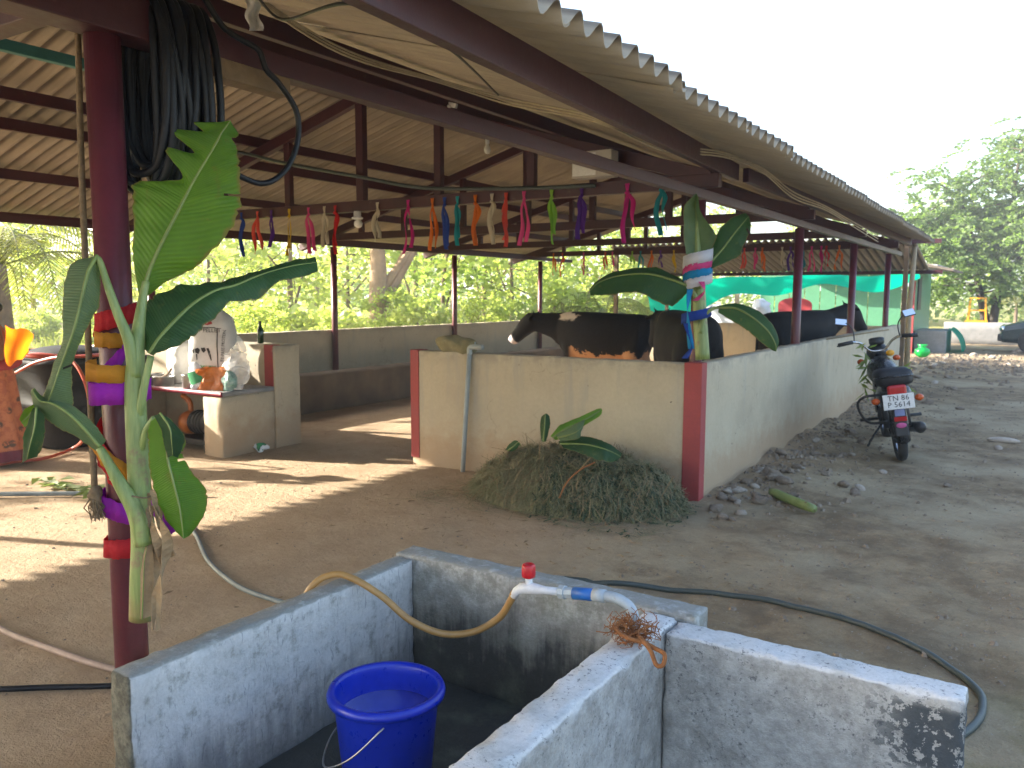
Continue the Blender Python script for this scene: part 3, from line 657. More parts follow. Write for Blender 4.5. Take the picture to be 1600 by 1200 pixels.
# big feathery tree on the right
rg = np.random.default_rng(33)
def feather_tree():
    root = empty('feathery_tree', (-1.45, 32.6, 0)); mb = MB(); tips = []
    rr = random.Random(5)
    stems = [[(0, 0, -.1), (-.15, 0, .9), (-.45, .1, 2.2), (-.7, .2, 3.6), (-1.2, .3, 5.2)], [(.05, 0, -.1), (.12, 0, .8), (.25, .1, 2.), (.45, 0, 3.6), (.5, 0, 5.4), (.7, .2, 7.)], [(.3, .05, 2.2), (1.1, .2, 3.3), (2.2, .3, 4.6)], [(-.5, .1, 2.5), (-1.5, .2, 3.5), (-2.6, .2, 4.4)]]
    for s_ in stems:
        p = curve(s_, 5); r0 = .17 if s_[0][2] < 0 else .09
        mb.tube(p, [r0*(1-.8*i/(len(p)-1)) for i in range(len(p))], 8)
        for k in range(20):
            b = p[rr.randrange(len(p)*2//5, len(p))]; a = rr.uniform(0, 6.28); l_ = rr.uniform(.8, 2.5)
            e = b+V((math.cos(a)*l_, math.sin(a)*l_, rr.uniform(-.5, .8)))
            q = curve([b, b.lerp(e, .5)+V((0, 0, .12)), e], 3); mb.tube(q, [.035*(1-.8*i/(len(q)-1)) for i in range(len(q))], 5); tips += [q[-1], q[-2], q[3]]
    C = []
    for t in tips:
        for k in range(5):
            c = np.array(t)+rg.normal(size=3)*np.array([.5, .5, .22]); az = rg.uniform(0, 6.28); Lf = rg.uniform(.5, .9)
            d = np.array([math.cos(az), math.sin(az), rg.uniform(-.35, .1)]); u = np.linspace(0, 1, 18)[:, None]
            stem = c+d*Lf*u+np.array([0, 0, -.25])*u*u; sdv = np.array([-math.sin(az), math.cos(az), 0])
            for s_ in (-1, 1): C.append(stem+sdv*s_*.09*(1-.6*abs(u-.4))+rg.normal(size=(18, 3))*.02)
    C = np.concatenate(C)
    link(bpy.data.objects.new('crown', quads_mesh('feather_crown', leaf_quads(rg, C, .16, .5, .35), MAT['leaf_d'])), root)
    mb.build('trunk', MAT['bark_dark'], root, smooth=True); return root
tag(feather_tree(), 'large feathery tree with two dark trunks beside the parked car', 'tree')
def palm(name, loc, h, nf, fl, mat, label, seed, lean=(0, 0), trunk_r=.13):
    root = empty(name, loc); rr = random.Random(seed); top = V((lean[0], lean[1], h))
    if h > .5:
        p = curve([V((0, 0, -.1)), V((lean[0]*.25, lean[1]*.25, h*.5)), top], 6); MB().tube(p, [trunk_r*(1.2-.4*i/(len(p)-1)) for i in range(len(p))], 10).build('trunk', MAT['bark'], root, smooth=True)
    for k in range(nf):
        az = 6.283*k/nf+rr.uniform(-.2, .2); el = rr.uniform(.1, 1.1); d = V((math.cos(az), math.sin(az), 0)); L = fl*rr.uniform(.8, 1.1)
        mid = curve([top, top+d*L*.35*math.cos(el*.6)+V((0, 0, L*.3*el)), top+d*L*.72+V((0, 0, L*(.28*el-.1))), top+d*L*.95+V((0, 0, L*(.1*el-.4)))], 6)
        fr = MB().tube(mid, [.022*(1-.85*i/(len(mid)-1)) for i in range(len(mid))], 5).build('frond', mat, root)
        Q = []; n = 46
        for i in range(n):
            t = .1+.9*i/n; f = t*(len(mid)-1); j = min(int(f), len(mid)-2); c = mid[j].lerp(mid[j+1], f-j); tg = (mid[j+1]-mid[j]).normalized()
            for s_ in (-1, 1):
                sd = tg.cross(V((0, 0, 1))).normalized()*s_; ll = fl*.26*math.sin(math.pi*min(1, t*.85+.12)); dr = (sd*.8+tg*.5+V((0, 0, -.35+rr.uniform(-.15, .15)))).normalized(); wd = tg*.014
                e = c+dr*ll; Q.append([c-wd, c+wd, e+wd*.3+V((0, 0, -.1*ll)), e-wd*.3+V((0, 0, -.1*ll))])
        link(bpy.data.objects.new('leaflets', quads_mesh('leaflets', np.array([[tuple(p) for p in q] for q in Q]), mat)), fr)
    tag(root, label, 'palm'); return root
palm('coconut_palm', (*fan(15, 13), 0), 2.0, 14, 2.5, MAT['palm'], 'coconut palm with drooping fronds at the left behind the shed', 3, (-.3, .1))
palm('areca_palm', (*fan(945, 24), 0), .9, 10, 2.1, MAT['palm'], 'young yellowish palm behind the black and white cow', 8, (0, 0), .07)
palm('areca_palm', (*fan(1580, 41), 0), 1.2, 10, 2.3, MAT['palm'], 'young palm behind the feathery tree at the right', 9, (0, 0), .08)
# distant wood, meadow
rg = np.random.default_rng(77); n = 26000
ang = rg.uniform(math.radians(-8), math.radians(80), n); D = rg.uniform(48, 62, n); cl = 3.2+1.8*np.sin(ang*23)+1.2*np.sin(ang*57+2)+rg.uniform(0, 2.6, n)
zz = rg.uniform(0, 1, n)**.8*cl; C = np.stack([-np.sin(ang)*D, np.cos(ang)*D, zz], 1)
tag(link(bpy.data.objects.new('far_wood', quads_mesh('far_wood', leaf_quads(rg, C, .4, .7, .7), MAT['leaf_b']))), 'distant mass of trees behind the farm', kind='stuff')
n = 26000; X = rg.uniform(-32, -10.6, n); Y = rg.uniform(-2, 34, n); h = rg.uniform(.08, .3, n)*(1+.8*np.sin(X*1.3)*np.sin(Y*.9)); a = rg.uniform(0, 6.28, n); w_ = .014
base = np.stack([X, Y, np.zeros(n)], 1); sd = np.stack([np.cos(a), np.sin(a), np.zeros(n)], 1)*w_; tip = base+np.stack([rg.normal(0, .07, n), rg.normal(0, .07, n), np.abs(h)+.05], 1)
tag(link(bpy.data.objects.new('meadow_grass', quads_mesh('meadow_grass', np.stack([base-sd, base+sd, tip+sd*.2, tip-sd*.2], 1), MAT['grass']))), 'rough sunlit grass beyond the shed', kind='stuff')

# ------------------------------------------------------------------ far structures
hut = empty('green_hut', (-4, 27.5, 0)); tag(hut, 'green sheet-clad hut at the far end with pale roof edge', 'hut')
cs = MB().beam((0, 0, 0), (0, 0, 2.3), .40, .02, (0, 1, 0)).mesh('cladding'); cs.materials.append(MAT['green_sheet'])
for i in range(9):
    o = bpy.data.objects.new('cladding_sheet', cs); link(o, hut); o.location = (.77-.215-i*.43-4+4, -2.5, 0.); o.rotation_euler = (0, 0, 0)
for i in range(11):
    o = bpy.data.objects.new('cladding_sheet', cs); link(o, hut); o.location = (1., -2.27+i*.42, .0); o.rotation_euler = (0, 0, math.pi/2)
wf = MB().box((1.03, -.9, 1.65), (.03, .7, .95)).build('window', MAT['black_plastic'], hut)
MB().box((-.6, -1.2, 2.46), (4.6, 4.6, .08), Matrix.Rotation(.05, 3, 'Y')).build('roof', MAT['cardboard'], hut)
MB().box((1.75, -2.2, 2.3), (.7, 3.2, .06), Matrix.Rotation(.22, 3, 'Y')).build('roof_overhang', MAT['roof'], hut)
MB().beam((1.06, -2.56, -.1), (1.06, -2.56, 2.3), .09, .09).build('corner_post', MAT['red_oxide'], hut)
wp = MB().tube([(-2.1, 17.5, -.1), (-2.12, 17.5, 1.2), (-2.08, 17.52, 2.5)], [.055, .05, .045], 8).build('wooden_pole', MAT['bamboo'], smooth=True)
tag(wp, 'bare wooden pole standing at the far end of the long wall', 'pole')
def sheet_surf(name, mat, fn, nu, nv, parent=None):
    mb = MB(); mb.v = [tuple(fn(i/nu, j/nv)) for j in range(nv+1) for i in range(nu+1)]
    mb.f = [(j*(nu+1)+i, j*(nu+1)+i+1, (j+1)*(nu+1)+i+1, (j+1)*(nu+1)+i) for j in range(nv) for i in range(nu)]
    return mb.build(name, mat, parent, smooth=True)
def netf(u, v_):
    X = -7.6+5.6*u; top = 1.78+.24*min(1, u*2.2)-.0*u; sag = .34*(1+.45*math.sin(u*7.+.6)+.25*math.sin(u*15))
    if u > .72: sag *= 1-.85*(u-.72)/.28
    f = 1.19; return (X*f, (17.55+.35*v_+.05*math.sin(u*19+v_*3))*f, 1.57+(top-sag*v_*1.3-.07*math.sin(math.pi*u*3)**2-1.57)*f)
tag(sheet_surf('shade_net', MAT['net'], netf, 60, 8), 'bright green shade net slung behind the shed end wall', 'net')
tag(MB().beam((-6.82, 21.9, -.05), (-6.86, 22, 2.2), .1, .1).build('wooden_post', MAT['bamboo']), 'pale timber post behind the green net', 'post')
tag(sheet_surf('sunlit_patch_sheet', MAT['white_cloth'], lambda u, v_: (-8.2+1.9*u, 22.4+.06*math.sin(u*9)+.1*v_, 1.28-.9*v_+.05*math.sin(u*6)), 14, 8), 'white sheet standing in for the sunlit patch behind the end wall', 'tarpaulin')  # white sheet added in place of the bright sunlit ground beyond
tag(MB().ball((-6.05, 21.5, 1.25), (.23, .2, .24), 20, 14).build('white_bundle', MAT['white_cloth'], smooth=True), 'round white bundle behind the cow beside the red panel', 'bundle')
crumple_later = bpy.data.objects['white_bundle']
rp = MB(); prof = [(-.42*math.cos(a)*1., .62+.22*math.sin(a)) for a in [math.pi*i/10 for i in range(11)]]
ring = [(-.42, 0)]+[(-.42*math.cos(math.pi*i/10), .62+.18*math.sin(math.pi*i/10)) for i in range(11)]+[(.42, 0)]
for yy in (0, .06): rp.v += [(x, yy, z) for x, z in ring]
m_ = len(ring); rp.f = [tuple(range(m_)), tuple(range(2*m_-1, m_-1, -1))]+[(i, m_+i, m_+(i+1) % m_, (i+1) % m_) for i in range(m_)]
o = rp.build('red_panel', MAT['red_cloth'], fix=True); o.location = (-5.35, 22., .72); tag(o, 'red board with rounded top standing behind the dark cow', 'board')
tag(MB().box((-5.35, 22.05, .35), (1.0, .3, .72)).build('bench', MAT['wood']), 'wooden bench carrying the red board', 'bench')
pot = MB().lathe([(.06, 0), (.15, .05), (.19, .13), (.17, .21), (.09, .255), (.08, .28), (.125, .33), (.115, .33), (.07, .275)], 20).build('water_pot', MAT['green_pot'], smooth=True); pot.location = (-2.5, 23.6, 0); tag(pot, 'bright green plastic water pot beside the hut', 'pot')
cb = slab('concrete_block', MAT['concrete'], None, -2.95, -2.15, 25.7, 27.4, -.05, .62, .12, .01, .02, seed=4); tag(cb, 'grey concrete block beside the green pot', 'block')
tag(sheet_surf('green_tarpaulin', MAT['net'], lambda u, v_: (-2.12+.35*math.sin(v_*1.57), 25.9+1.6*u, .66-.64*v_**1.4+.02*math.sin(u*9)), 10, 10), 'green tarpaulin hanging down beside the concrete block', 'tarpaulin')
fwl = slab('low_wall', MAT['concrete'], None, -2.7, 1.6, 31.2, 31.4, -.1, .72, .25, .01, .02, seed=6); tag(fwl, 'low grey wall under the feathery tree', 'wall')
yl = empty('step_ladder', (-1.78, 31.8, -.1)); tag(yl, 'yellow metal step frame on the low wall near the tree trunks', 'ladder')
for x in (-.26, .26):
    MB().beam((x*1.2, -.1, 0), (x*.85, .1, 1.62), .06, .05).build('rail', MAT['yellow_paint'], yl)
    MB().beam((x*1.2, .6, 0), (x*.85, .15, 1.60), .05, .04).build('rear_leg', MAT['yellow_paint'], yl)
for z in (.35, .78, 1.2, 1.6): MB().box((0, -.06+.1*z, z), (.52, .09, .05)).build('rung', MAT['yellow_paint'], yl)
MB().box((0, -.12, .82), (.66, .2, .1)).build('step_plate', MAT['yellow_paint'], yl)

# parked car, its nose just inside the right edge of the picture
car = empty('parked_car', (1.15, 27.6, 0)); tag(car, 'dark green car, only its nose in view at the right edge', 'car')
prof = [(-2.05, .32, .55, .72), (-1.98, .28, .74, .80), (-1.6, .26, .86, .84), (-1.05, .26, .95, .86), (-.95, .26, 1.0, .86), (-.35, .26, 1.0, .86), (1.2, .26, 1.0, .86), (1.7, .28, .98, .84), (1.95, .32, .9, .78), (2.0, .36, .7, .7)]
R = []
for x, z0, z1, hw in prof:
    R.append([V((x, y*hw, z0+(z1-z0)*zf)) for y, zf in [(-.85, 0), (.85, 0), (1, .2), (1, .7), (.93, .93), (.8, 1), (-.8, 1), (-.93, .93), (-1, .7), (-1, .2)]])
MB().rings(R).build('body', MAT['car_paint'], car, smooth=False, bevel=.03)
R = []
for x, z1, hw in [(-.95, .98, .7), (-.3, 1.45, .62), (.3, 1.5, .62), (1.2, 1.48, .62), (1.75, .98, .7)]: R.append([V((x, -.78, .97)), V((x, .78, .97)), V((x, hw, z1)), V((x, -hw, z1))])
MB().rings(R).build('cabin', MAT['car_glass'], car, bevel=.03)
MB().box((.5, 0, 1.495), (1.5, 1.2, .05)).build('roof', MAT['car_paint'], car, bevel=.02)
for x in (-1.3, 1.3):
    for y in (-.8, .8):
        rot = Matrix.Rotation(math.pi/2, 3, 'X'); wh = MB().lathe([(.2, -.1), (.3, -.1), (.33, -.06), (.33, .06), (.3, .1), (.2, .1)], 24, rot=rot).build('wheel', MAT['tyre'], car, smooth=True); wh.location = (x, y, .33)
        MB().lathe([(.05, -.09), (.2, -.085), (.2, .085), (.05, .09)], 16, rot=rot).build('rim', MAT['chrome'], wh)
for y in (-.58, .58): MB().ball((-2.0, y, .66), (.1, .2, .1)).build('headlight', MAT['mirror'], car, smooth=True)
MB().box((-2.06, 0, .42), (.12, 1.5, .2)).build('bumper', MAT['black_plastic'], car, bevel=.04)

# ------------------------------------------------------------------ kitchen counter beside the entrance
kc = empty('kitchen_counter', (-7.3, 5.45, 0)); tag(kc, 'cream masonry counter with maroon slab top beside the shed entrance', 'counter')
def kslab(name, mat, *a, **k):
    o = slab(name, MAT[mat], kc, *a, **k); o.location = (7.3, -5.45, 0); return o
kslab('pier', 'wall', -6.84, -6.553, 5.14, 5.795, -.1, .585, .05, .006, .016, 12, 2, chips=.02)
kslab('pier', 'wall', -8.6, -8.35, 5.16, 5.795, -.1, .585, .07, .005, .014, 10, 5)
kslab('slab_top', 'concrete', -8.62, -6.56, 5.16, 5.795, .588, .63, .06, .002, .006, 10, 8)
kslab('slab_edge', 'oilcloth', -8.62, -6.562, 5.135, 5.159, .585, .634, .06, .0015, .004, 10, 9)
# feed sack with print
def sack(name, loc, w, d, h, mat, seed, tip=True):
    root = empty(name, loc); mb = MB(); n = 40; R = []; m = 26
    def pt(a, t, off=0.):
        ca, sa = math.cos(a), math.sin(a); e = .55
        prof = (1-.10*(2*t-.75)**2) if t < .8 else (1-.10*.7225)*(1-((t-.8)/.2)**2*.72)
        bl = 1+.05*math.sin(3*a+seed)+.02*math.sin(9*t+seed*2)
        x = w/2*prof*bl*math.copysign(abs(ca)**e, ca); y = d/2*(prof*.9+.1)*bl*math.copysign(abs(sa)**.8, sa)
        if t > .8: y *= 1-.55*(t-.8)/.2
        z = h*t+(.02*noise.noise(V((x*7, y*7, t*5+seed)))); p = V((x, y, z))
        fold = .012*noise.noise(V((ca*2.5, sa*2.5, t*9+seed)))
        return p*(1)+V((ca, sa*1, 0))*(fold+off)
    for j in range(m+1): R.append([pt(2*math.pi*k/n, j/m) for k in range(n)])
    mb.rings(R); b = mb.build('sack_body', mat, root, smooth=True)
    if tip:
        MB().tube(curve([V((0, 0, h*.97)), V((.02, 0, h*1.03)), V((.06, 0, h*1.07))], 4), [.09, .07, .06, .05, .045, .05, .06, .075, .08], 12, sy=.6).build('sack_neck', mat, root, smooth=True)
    return root, pt
def text_pts(txt, size):
    cu = bpy.data.curves.new('t', 'FONT'); cu.body = txt; cu.size = size; cu.resolution_u = 2; cu.align_x = 'CENTER'; cu.align_y = 'CENTER'
    o = bpy.data.objects.new('t', cu); COL.objects.link(o); bpy.context.view_layer.update()
    me = bpy.data.meshes.new_from_object(o.evaluated_get(bpy.context.evaluated_depsgraph_get())); bpy.data.objects.remove(o); return me
def text_on(txt, size, fn, mat, parent, name='lettering'):
    me = text_pts(txt, size)
    for v_ in me.vertices: v_.co = fn(v_.co.x, v_.co.y)
    me.materials.clear(); me.materials.append(mat); o = bpy.data.objects.new(name, me); link(o, parent); return o
fs, fpt = sack('feed_sack', (-7.10, 5.50, .632), .46, .34, .80, MAT['sack'], 2.)
fs.rotation_euler.z = .42; tag(fs, 'tall white woven feed sack printed with a cow, on the counter', 'sack')
def on_sack(cx, cz, rot=0.):
    def f(x, y):
        xr = x*math.cos(rot)-y*math.sin(rot)+cx; zr = x*math.sin(rot)+y*math.cos(rot)+cz
        t = min(.99, max(.01, zr/.8)); best = None
        xx = max(-.97, min(.97, xr/.235)); a = -math.pi/2+math.asin(math.copysign(min(1, abs(xx))**(1/.55), xx)) if False else None
        lo, hi = -math.pi+.02, -.02
        for _ in range(26):
            mid_ = (lo+hi)/2
            if fpt(mid_, t).x < xr: lo = mid_
            else: hi = mid_
        p = fpt((lo+hi)/2, t, .003); p.y -= .002; p.z = zr; return p
    return f
def patch(fn, pts, mat, parent, name):
    mb = MB(); mb.v = [tuple(fn(x, y)) for x, y in pts]; mb.f = [tuple(range(len(pts)))]; return mb.build(name, mat, parent)
text_on('DAIRY PELLET', .058, on_sack(-.03, .575), MAT['ink'], fs); text_on('BY-PASS PROTEIN', .040, on_sack(.168, .42, 1.5), MAT['ink'], fs)
text_on('50 KG', .055, on_sack(.165, .16, 1.5), MAT['ink_red'], fs)
for i, tx in enumerate(['BALANCED CATTLE FEED PELLETS', 'FOR DAIRY COWS IN MILK', 'KEEP DRY']): text_on(tx, .022, on_sack(-.02, .155-.034*i), MAT['ink'], fs)
def strip(fn, x0, x1, y0, y1, n, mat, name, parent=fs):
    mb = MB(); mb.v = [tuple(fn(x0+(x1-x0)*i/n, y)) for i in range(n+1) for y in (y0, y1)]; mb.f = [(2*i, 2*i+2, 2*i+3, 2*i+1) for i in range(n)]; return mb.build(name, mat, parent)
mb = MB()
for i in range(16):
    z0 = .08+.52*i/16; z1 = .08+.52*(i+1)/16; f = on_sack(0, 0); mb.add([f(.112, z0), f(.122, z0), f(.122, z1), f(.112, z1)], [(0, 1, 2, 3)])
mb.build('printed_line', MAT['ink'], fs)
strip(on_sack(0, 0), -.17, .1, .6, .608, 8, MAT['ink'], 'printed_line')
# printed grass strip and cow drawing
mb = MB(); rr = random.Random(2)
for i in range(46):
    x = -.17+.265*i/45; f = on_sack(0, .2); mb.add([f(x-.004, 0), f(x+.004, 0), f(x+rr.uniform(-.006, .006), .012+rr.uniform(.008, .022))], [(0, 1, 2)])
mb.build('printed_grass', MAT['ink_green'], fs); strip(on_sack(0, .195), -.17, .1, 0, .012, 8, MAT['ink_green'], 'printed_grass')
cf = on_sack(-.03, .34)
for pts in ([(-.085, .05), (-.05, .062), (-.03, .04), (-.045, .0), (-.08, .01)], [(-.02, .06), (.02, .064), (.03, .035), (.005, .01), (-.015, .03)], [(.035, .055), (.06, .06), (.072, .02), (.06, -.02), (.05, .01)], [(-.075, .0), (-.06, 0), (-.062, -.06), (-.073, -.06)], [(.062, -.02), (.075, .01), (.088, -.06), (.082, -.07)], [(-.115, .035), (-.088, .055), (-.09, .01), (-.108, .005)]):
    patch(cf, pts, MAT['ink'], fs, 'printed_cow')
patch(on_sack(-.0, .64), [(-.05, 0), (-.01, .05), (.05, .03), (.07, .0), (.02, -.012)], MAT['ink_red'], fs, 'printed_emblem')
ws, _ = sack('white_sack', (-7.72, 5.58, .632), .34, .3, .46, MAT['sack'], 5.); ws.rotation_euler.z = -.2; tag(ws, 'smaller plain white sack behind the steel pan on the counter', 'sack')
for v_ in crumple_later.data.vertices: v_.co += V((noise.noise(v_.co*6), noise.noise(v_.co*6+V((5, 0, 0))), noise.noise(v_.co*6+V((0, 7, 0)))))*.09
# clear bag, orange packet, milk packet, green bag
def crumple(mb_o, amp, sc, seed):
    me = mb_o.data
    for v_ in me.vertices:
        q = v_.co*sc+V((seed, 0, 0)); v_.co += V((noise.noise(q), noise.noise(q+V((9, 3, 0))), noise.noise(q+V((2, 8, 5)))))*amp
    return mb_o
cbag = crumple(MB().ball((0, 0, .2), (.15, .10, .2), 28, 20).build('plastic_bag', MAT['clear_plastic'], smooth=False), .05, 13, 3); cbag.location = (-6.70, 5.44, .634); tag(cbag, 'crumpled clear plastic bag standing at the end of the counter', 'bag')
MB().tube(curve([V((.0, 0, .36)), V((.05, 0, .42)), V((.09, 0, .45))], 3), [.08, .06, .05, .05, .06, .08, .1], 14, sy=.4).build('bag_mouth', MAT['clear_plastic'], cbag)
op = crumple(MB().box((0, 0, .085), (.24, .1, .17)).build('orange_packet', MAT['orange_print']), .0, 9, 1)
bm = bmesh.new(); bm.from_mesh(op.data); bmesh.ops.subdivide_edges(bm, edges=bm.edges, cuts=7, use_grid_fill=True); bm.to_mesh(op.data); bm.free(); crumple(op, .03, 14, 4); op.scale = (1.25, 1.2, 1.25); op.location = (-6.83, 5.26, .632); op.rotation_euler.z = .4; tag(op, 'crushed orange packet at the end of the counter', 'packet')
gb = crumple(MB().ball((0, 0, .09), (.08, .07, .1), 20, 14).build('green_bag', pm('speckled_green_plastic', (.12, .3, .24), (.4, .5, .45), 40, .3, .002, 90)), .02, 18, 7); gb.location = (-6.63, 5.3, .632); tag(gb, 'small speckled green bag at the right end of the counter', 'bag')
mp = crumple(MB().ball((0, 0, .10), (.055, .03, .11), 16, 14).build('milk_packet', MAT['white_plastic'], smooth=True), .008, 15, 5); mp.location = (-6.93, 5.20, .632); mp.rotation_euler = (0, -.3, .4); mp.scale = (1.45, 1.3, 1.35); tag(mp, 'white milk packet with green print leaning on the counter', 'packet')
crumple(MB().lathe([(.0555, .05), (.059, .09), (.056, .14)], 16, cap0=False, cap1=False).build('printed_band', MAT['ink_green'], mp, smooth=True), .008, 15, 5).scale = (1.03, .62, 1)
fp = crumple(MB().ball((0, 0, .04), (.10, .06, .035), 18, 10).build('torn_packet', MAT['white_plastic'], smooth=False), .035, 22, 9); fp.location = (-6.5, 5.55, .01); tag(fp, 'crumpled white and green packet lying on the floor by the counter', 'packet')
crumple(MB().ball((.03, -.01, .05), (.05, .05, .035), 14, 8).build('printed_patch', MAT['ink_green'], fp), .03, 22, 9)
def mug(name, loc, r, h, label, cat, handle=True, rim=1.08):
    o = MB().lathe([(r*.92, 0), (r, .005), (r, h*.9), (r*rim, h), (r*rim*.97, h), (r*.95, h*.9), (r*.94, .01), (.001, .008)], 28, cap1=False).build(name, MAT['metal'], smooth=True); o.location = loc
    if handle: MB().tube(curve([V((-r, 0, h*.8)), V((-r-.035, 0, h*.75)), V((-r-.04, 0, h*.4)), V((-r, 0, h*.3))], 5), .005, 6).build('handle', MAT['metal'], o, smooth=True)
    return tag(o, label, cat)
mug('steel_mug', (-7.13, 5.21, .632), .066, .14, 'tall steel mug on the counter in front of the feed sack', 'mug')
mug('steel_pan', (-7.60, 5.25, .632), .10, .095, 'shallow steel pan on the counter left of the mug', 'pan', False, 1.12)
mug('steel_pan', (-7.78, 5.3, .632), .07, .11, 'small deep steel pan at the left of the counter', 'pan', True)
ld = MB().tube(curve([V((0, 0, 0)), V((.1, .02, .05)), V((.2, .0, .11))], 5), [.012]*11, 6).build('wooden_ladle', MAT['wood'], smooth=True); ld.location = (-7.62, 5.22, .70); MB().ball((0, 0, 0), (.035, .03, .015)).build('ladle_bowl', MAT['wood'], ld, smooth=True); tag(ld, 'brown wooden ladle lying across the steel pan', 'ladle')
bo = MB().lathe([(.03, 0), (.034, .01), (.034, .14), (.015, .19), (.015, .215)], 18).build('glass_bottle', pm('dark_green_glass', (.02, .05, .025), (.02, .05, .025), 5, .1, 0, 30), smooth=True); bo.location = (-6.86, 5.70, .632); MB().lathe([(.017, .205), (.017, .235)], 14).build('cap', MAT['black_plastic'], bo); bo.location.z = 1.053; bo.location.y = 5.97; bo.location.x = -6.95
tag(bo, 'small dark green bottle standing on the short wall', 'bottle')
lid = MB().lathe([(.035, 0), (.04, .03), (.036, .045)], 18).build('plastic_tub', MAT['white_plastic'], smooth=True); lid.location = (-6.99, 5.17, .634); tag(lid, 'small white plastic tub beside the steel mug', 'tub')
# machine under the counter
mc = empty('pump_motor', (-7.25, 5.4, 0)); tag(mc, 'greasy black motor pump with orange body under the counter', 'pump')
rotY = Matrix.Rotation(math.pi/2, 3, 'Y')
MB().lathe([(.05, -.17), (.12, -.16), (.125, -.12), (.115, -.115), (.125, -.07), (.115, -.065), (.125, -.02), (.115, -.015), (.125, .03), (.115, .035), (.125, .1), (.09, .14), (.03, .15)], 24, (.12, 0, .26), rotY).build('motor_housing', MAT['dark_metal'], mc, smooth=False)
MB().lathe([(.03, -.09), (.11, -.07), (.13, 0), (.11, .07), (.03, .09)], 20, (-.16, .02, .24), rotY).build('pump_casing', MAT['orange_print'], mc, smooth=True)
MB().box((.05, 0, .08), (.55, .28, .06)).build('base_frame', MAT['dark_metal'], mc, bevel=.01)
MB().tube(curve([V((-.16, .02, .33)), V((-.17, .02, .45)), V((-.26, 0, .52))], 5), .028, 10).build('outlet_pipe', MAT['orange_print'], mc, smooth=True)
MB().box((.42, -.12, .1), (.16, .2, .2)).build('starter_box', MAT['black_plastic'], mc, bevel=.015)

# ------------------------------------------------------------------ black tank with hose, person
bk = empty('water_tank', (-8.85, 4.95, 0)); tag(bk, 'large black plastic tank draped with orange hose at the left', 'tank')
R = []
for z, sx, sy in [(0, .62, .48), (.05, .66, .52), (.4, .68, .54), (.42, .705, .565), (.46, .705, .565), (.48, .69, .55), (.8, .70, .56), (.86, .76, .62), (.9, .76, .62)]:
    R.append([V((sx*math.copysign(abs(math.cos(a))**.35, math.cos(a)), sy*math.copysign(abs(math.sin(a))**.35, math.sin(a)), z)) for a in [2*math.pi*k/40 for k in range(40)]])
MB().rings(R).build('tank_body', MAT['tank_plastic'], bk, smooth=True)
MB().ball((0.05, 0, .92), (.5, .4, .1), 24, 10).build('lid', MAT['tank_plastic'], bk, smooth=True)
hp = [atY(20, 585, 4.28), atY(60, 565, 4.3), atY(105, 560, 4.33), atY(130, 590, 4.33), atY(141, 640, 4.33), atY(134, 680, 4.28), atz(115, 700, .05), atz(70, 716, .02), atz(20, 722, .02), atz(-40, 735, .02)]
oh = MB().tube(curve(hp, 8), .016, 8).build('orange_hose', MAT['orange_hose'], smooth=True); tag(oh, 'long orange hose looping down from the black tank to the floor', 'hose')
mb = MB()
for k in range(6):
    mb.tube(curve([V((-.62+.02*k, -.36-.03*k, .93+.012*(k % 3))), V((-.2, -.5-.015*k, .95+.01*k)), V((.35, -.47-.02*k, .94+.012*((k+1) % 3))), V((.62-.015*k, -.2-.02*k, .93)), V((.55, .2, .95)), V((0, .32+.02*k, .99)), V((-.5, .2, .95)), V((-.62+.02*k, -.36-.03*k, .93+.012*(k % 3)))], 7), .016, 7)
o = mb.build('hose_coil', MAT['orange_hose'], smooth=True); o.location = bk.location; tag(o, 'loose coil of orange hose lying on top of the black tank', 'hose')
def sari_mat():
    m = NT('patterned_sari'); co = m.coord('Object'); vr = m.n('TexVoronoi'); m.l(co, vr.inputs['Vector']); vr.inputs['Scale'].default_value = 8; vr.inputs['Randomness'].default_value = 1.
    z = m.xyz(co)[2]; c = m.mix(m.smooth(m.noise(co, 18, 4, .6), .45, .6), (.46, .15, .06), (.36, .10, .045))
    c = m.mix(m.math('MULTIPLY', m.smooth(vr.outputs['Distance'], .34, .2), m.smooth(m.noise(co, 22, 3, .6), .42, .5)), c, (.09, .05, .03)); c = m.mix(m.smooth(m.math('ABSOLUTE', m.math('SUBTRACT', z, .07)), .06, .05), c, (.13, .012, .03))
    m.col(c); m.rough(.7); m.bump(m.noise(co, 25, 4, .6), .006); return m.m
pr = empty('person', (-8.02, 3.83, 0)); pr.rotation_euler.y = -.11; tag(pr, 'person in a brown patterned sari with orange shawl at the left edge', 'person')
bd = MB()
bd.tube([V((0, 0, .7)), V((0, 0, .95)), V((0, 0, 1.15)), V((0, 0, 1.28))], [.17, .16, .17, .11], 16, sy=.7); bd.tube([V((0, 0, 1.25)), V((0, -.01, 1.36))], [.055, .05], 12)
bd.ball((0, -.02, 1.46), (.078, .098, .118), 16, 14); bd.ball((0, -.118, 1.45), (.012, .02, .02)); bd.ball((.08, -.01, 1.45), (.012, .025, .035)); bd.ball((-.08, -.01, 1.45), (.012, .025, .035))
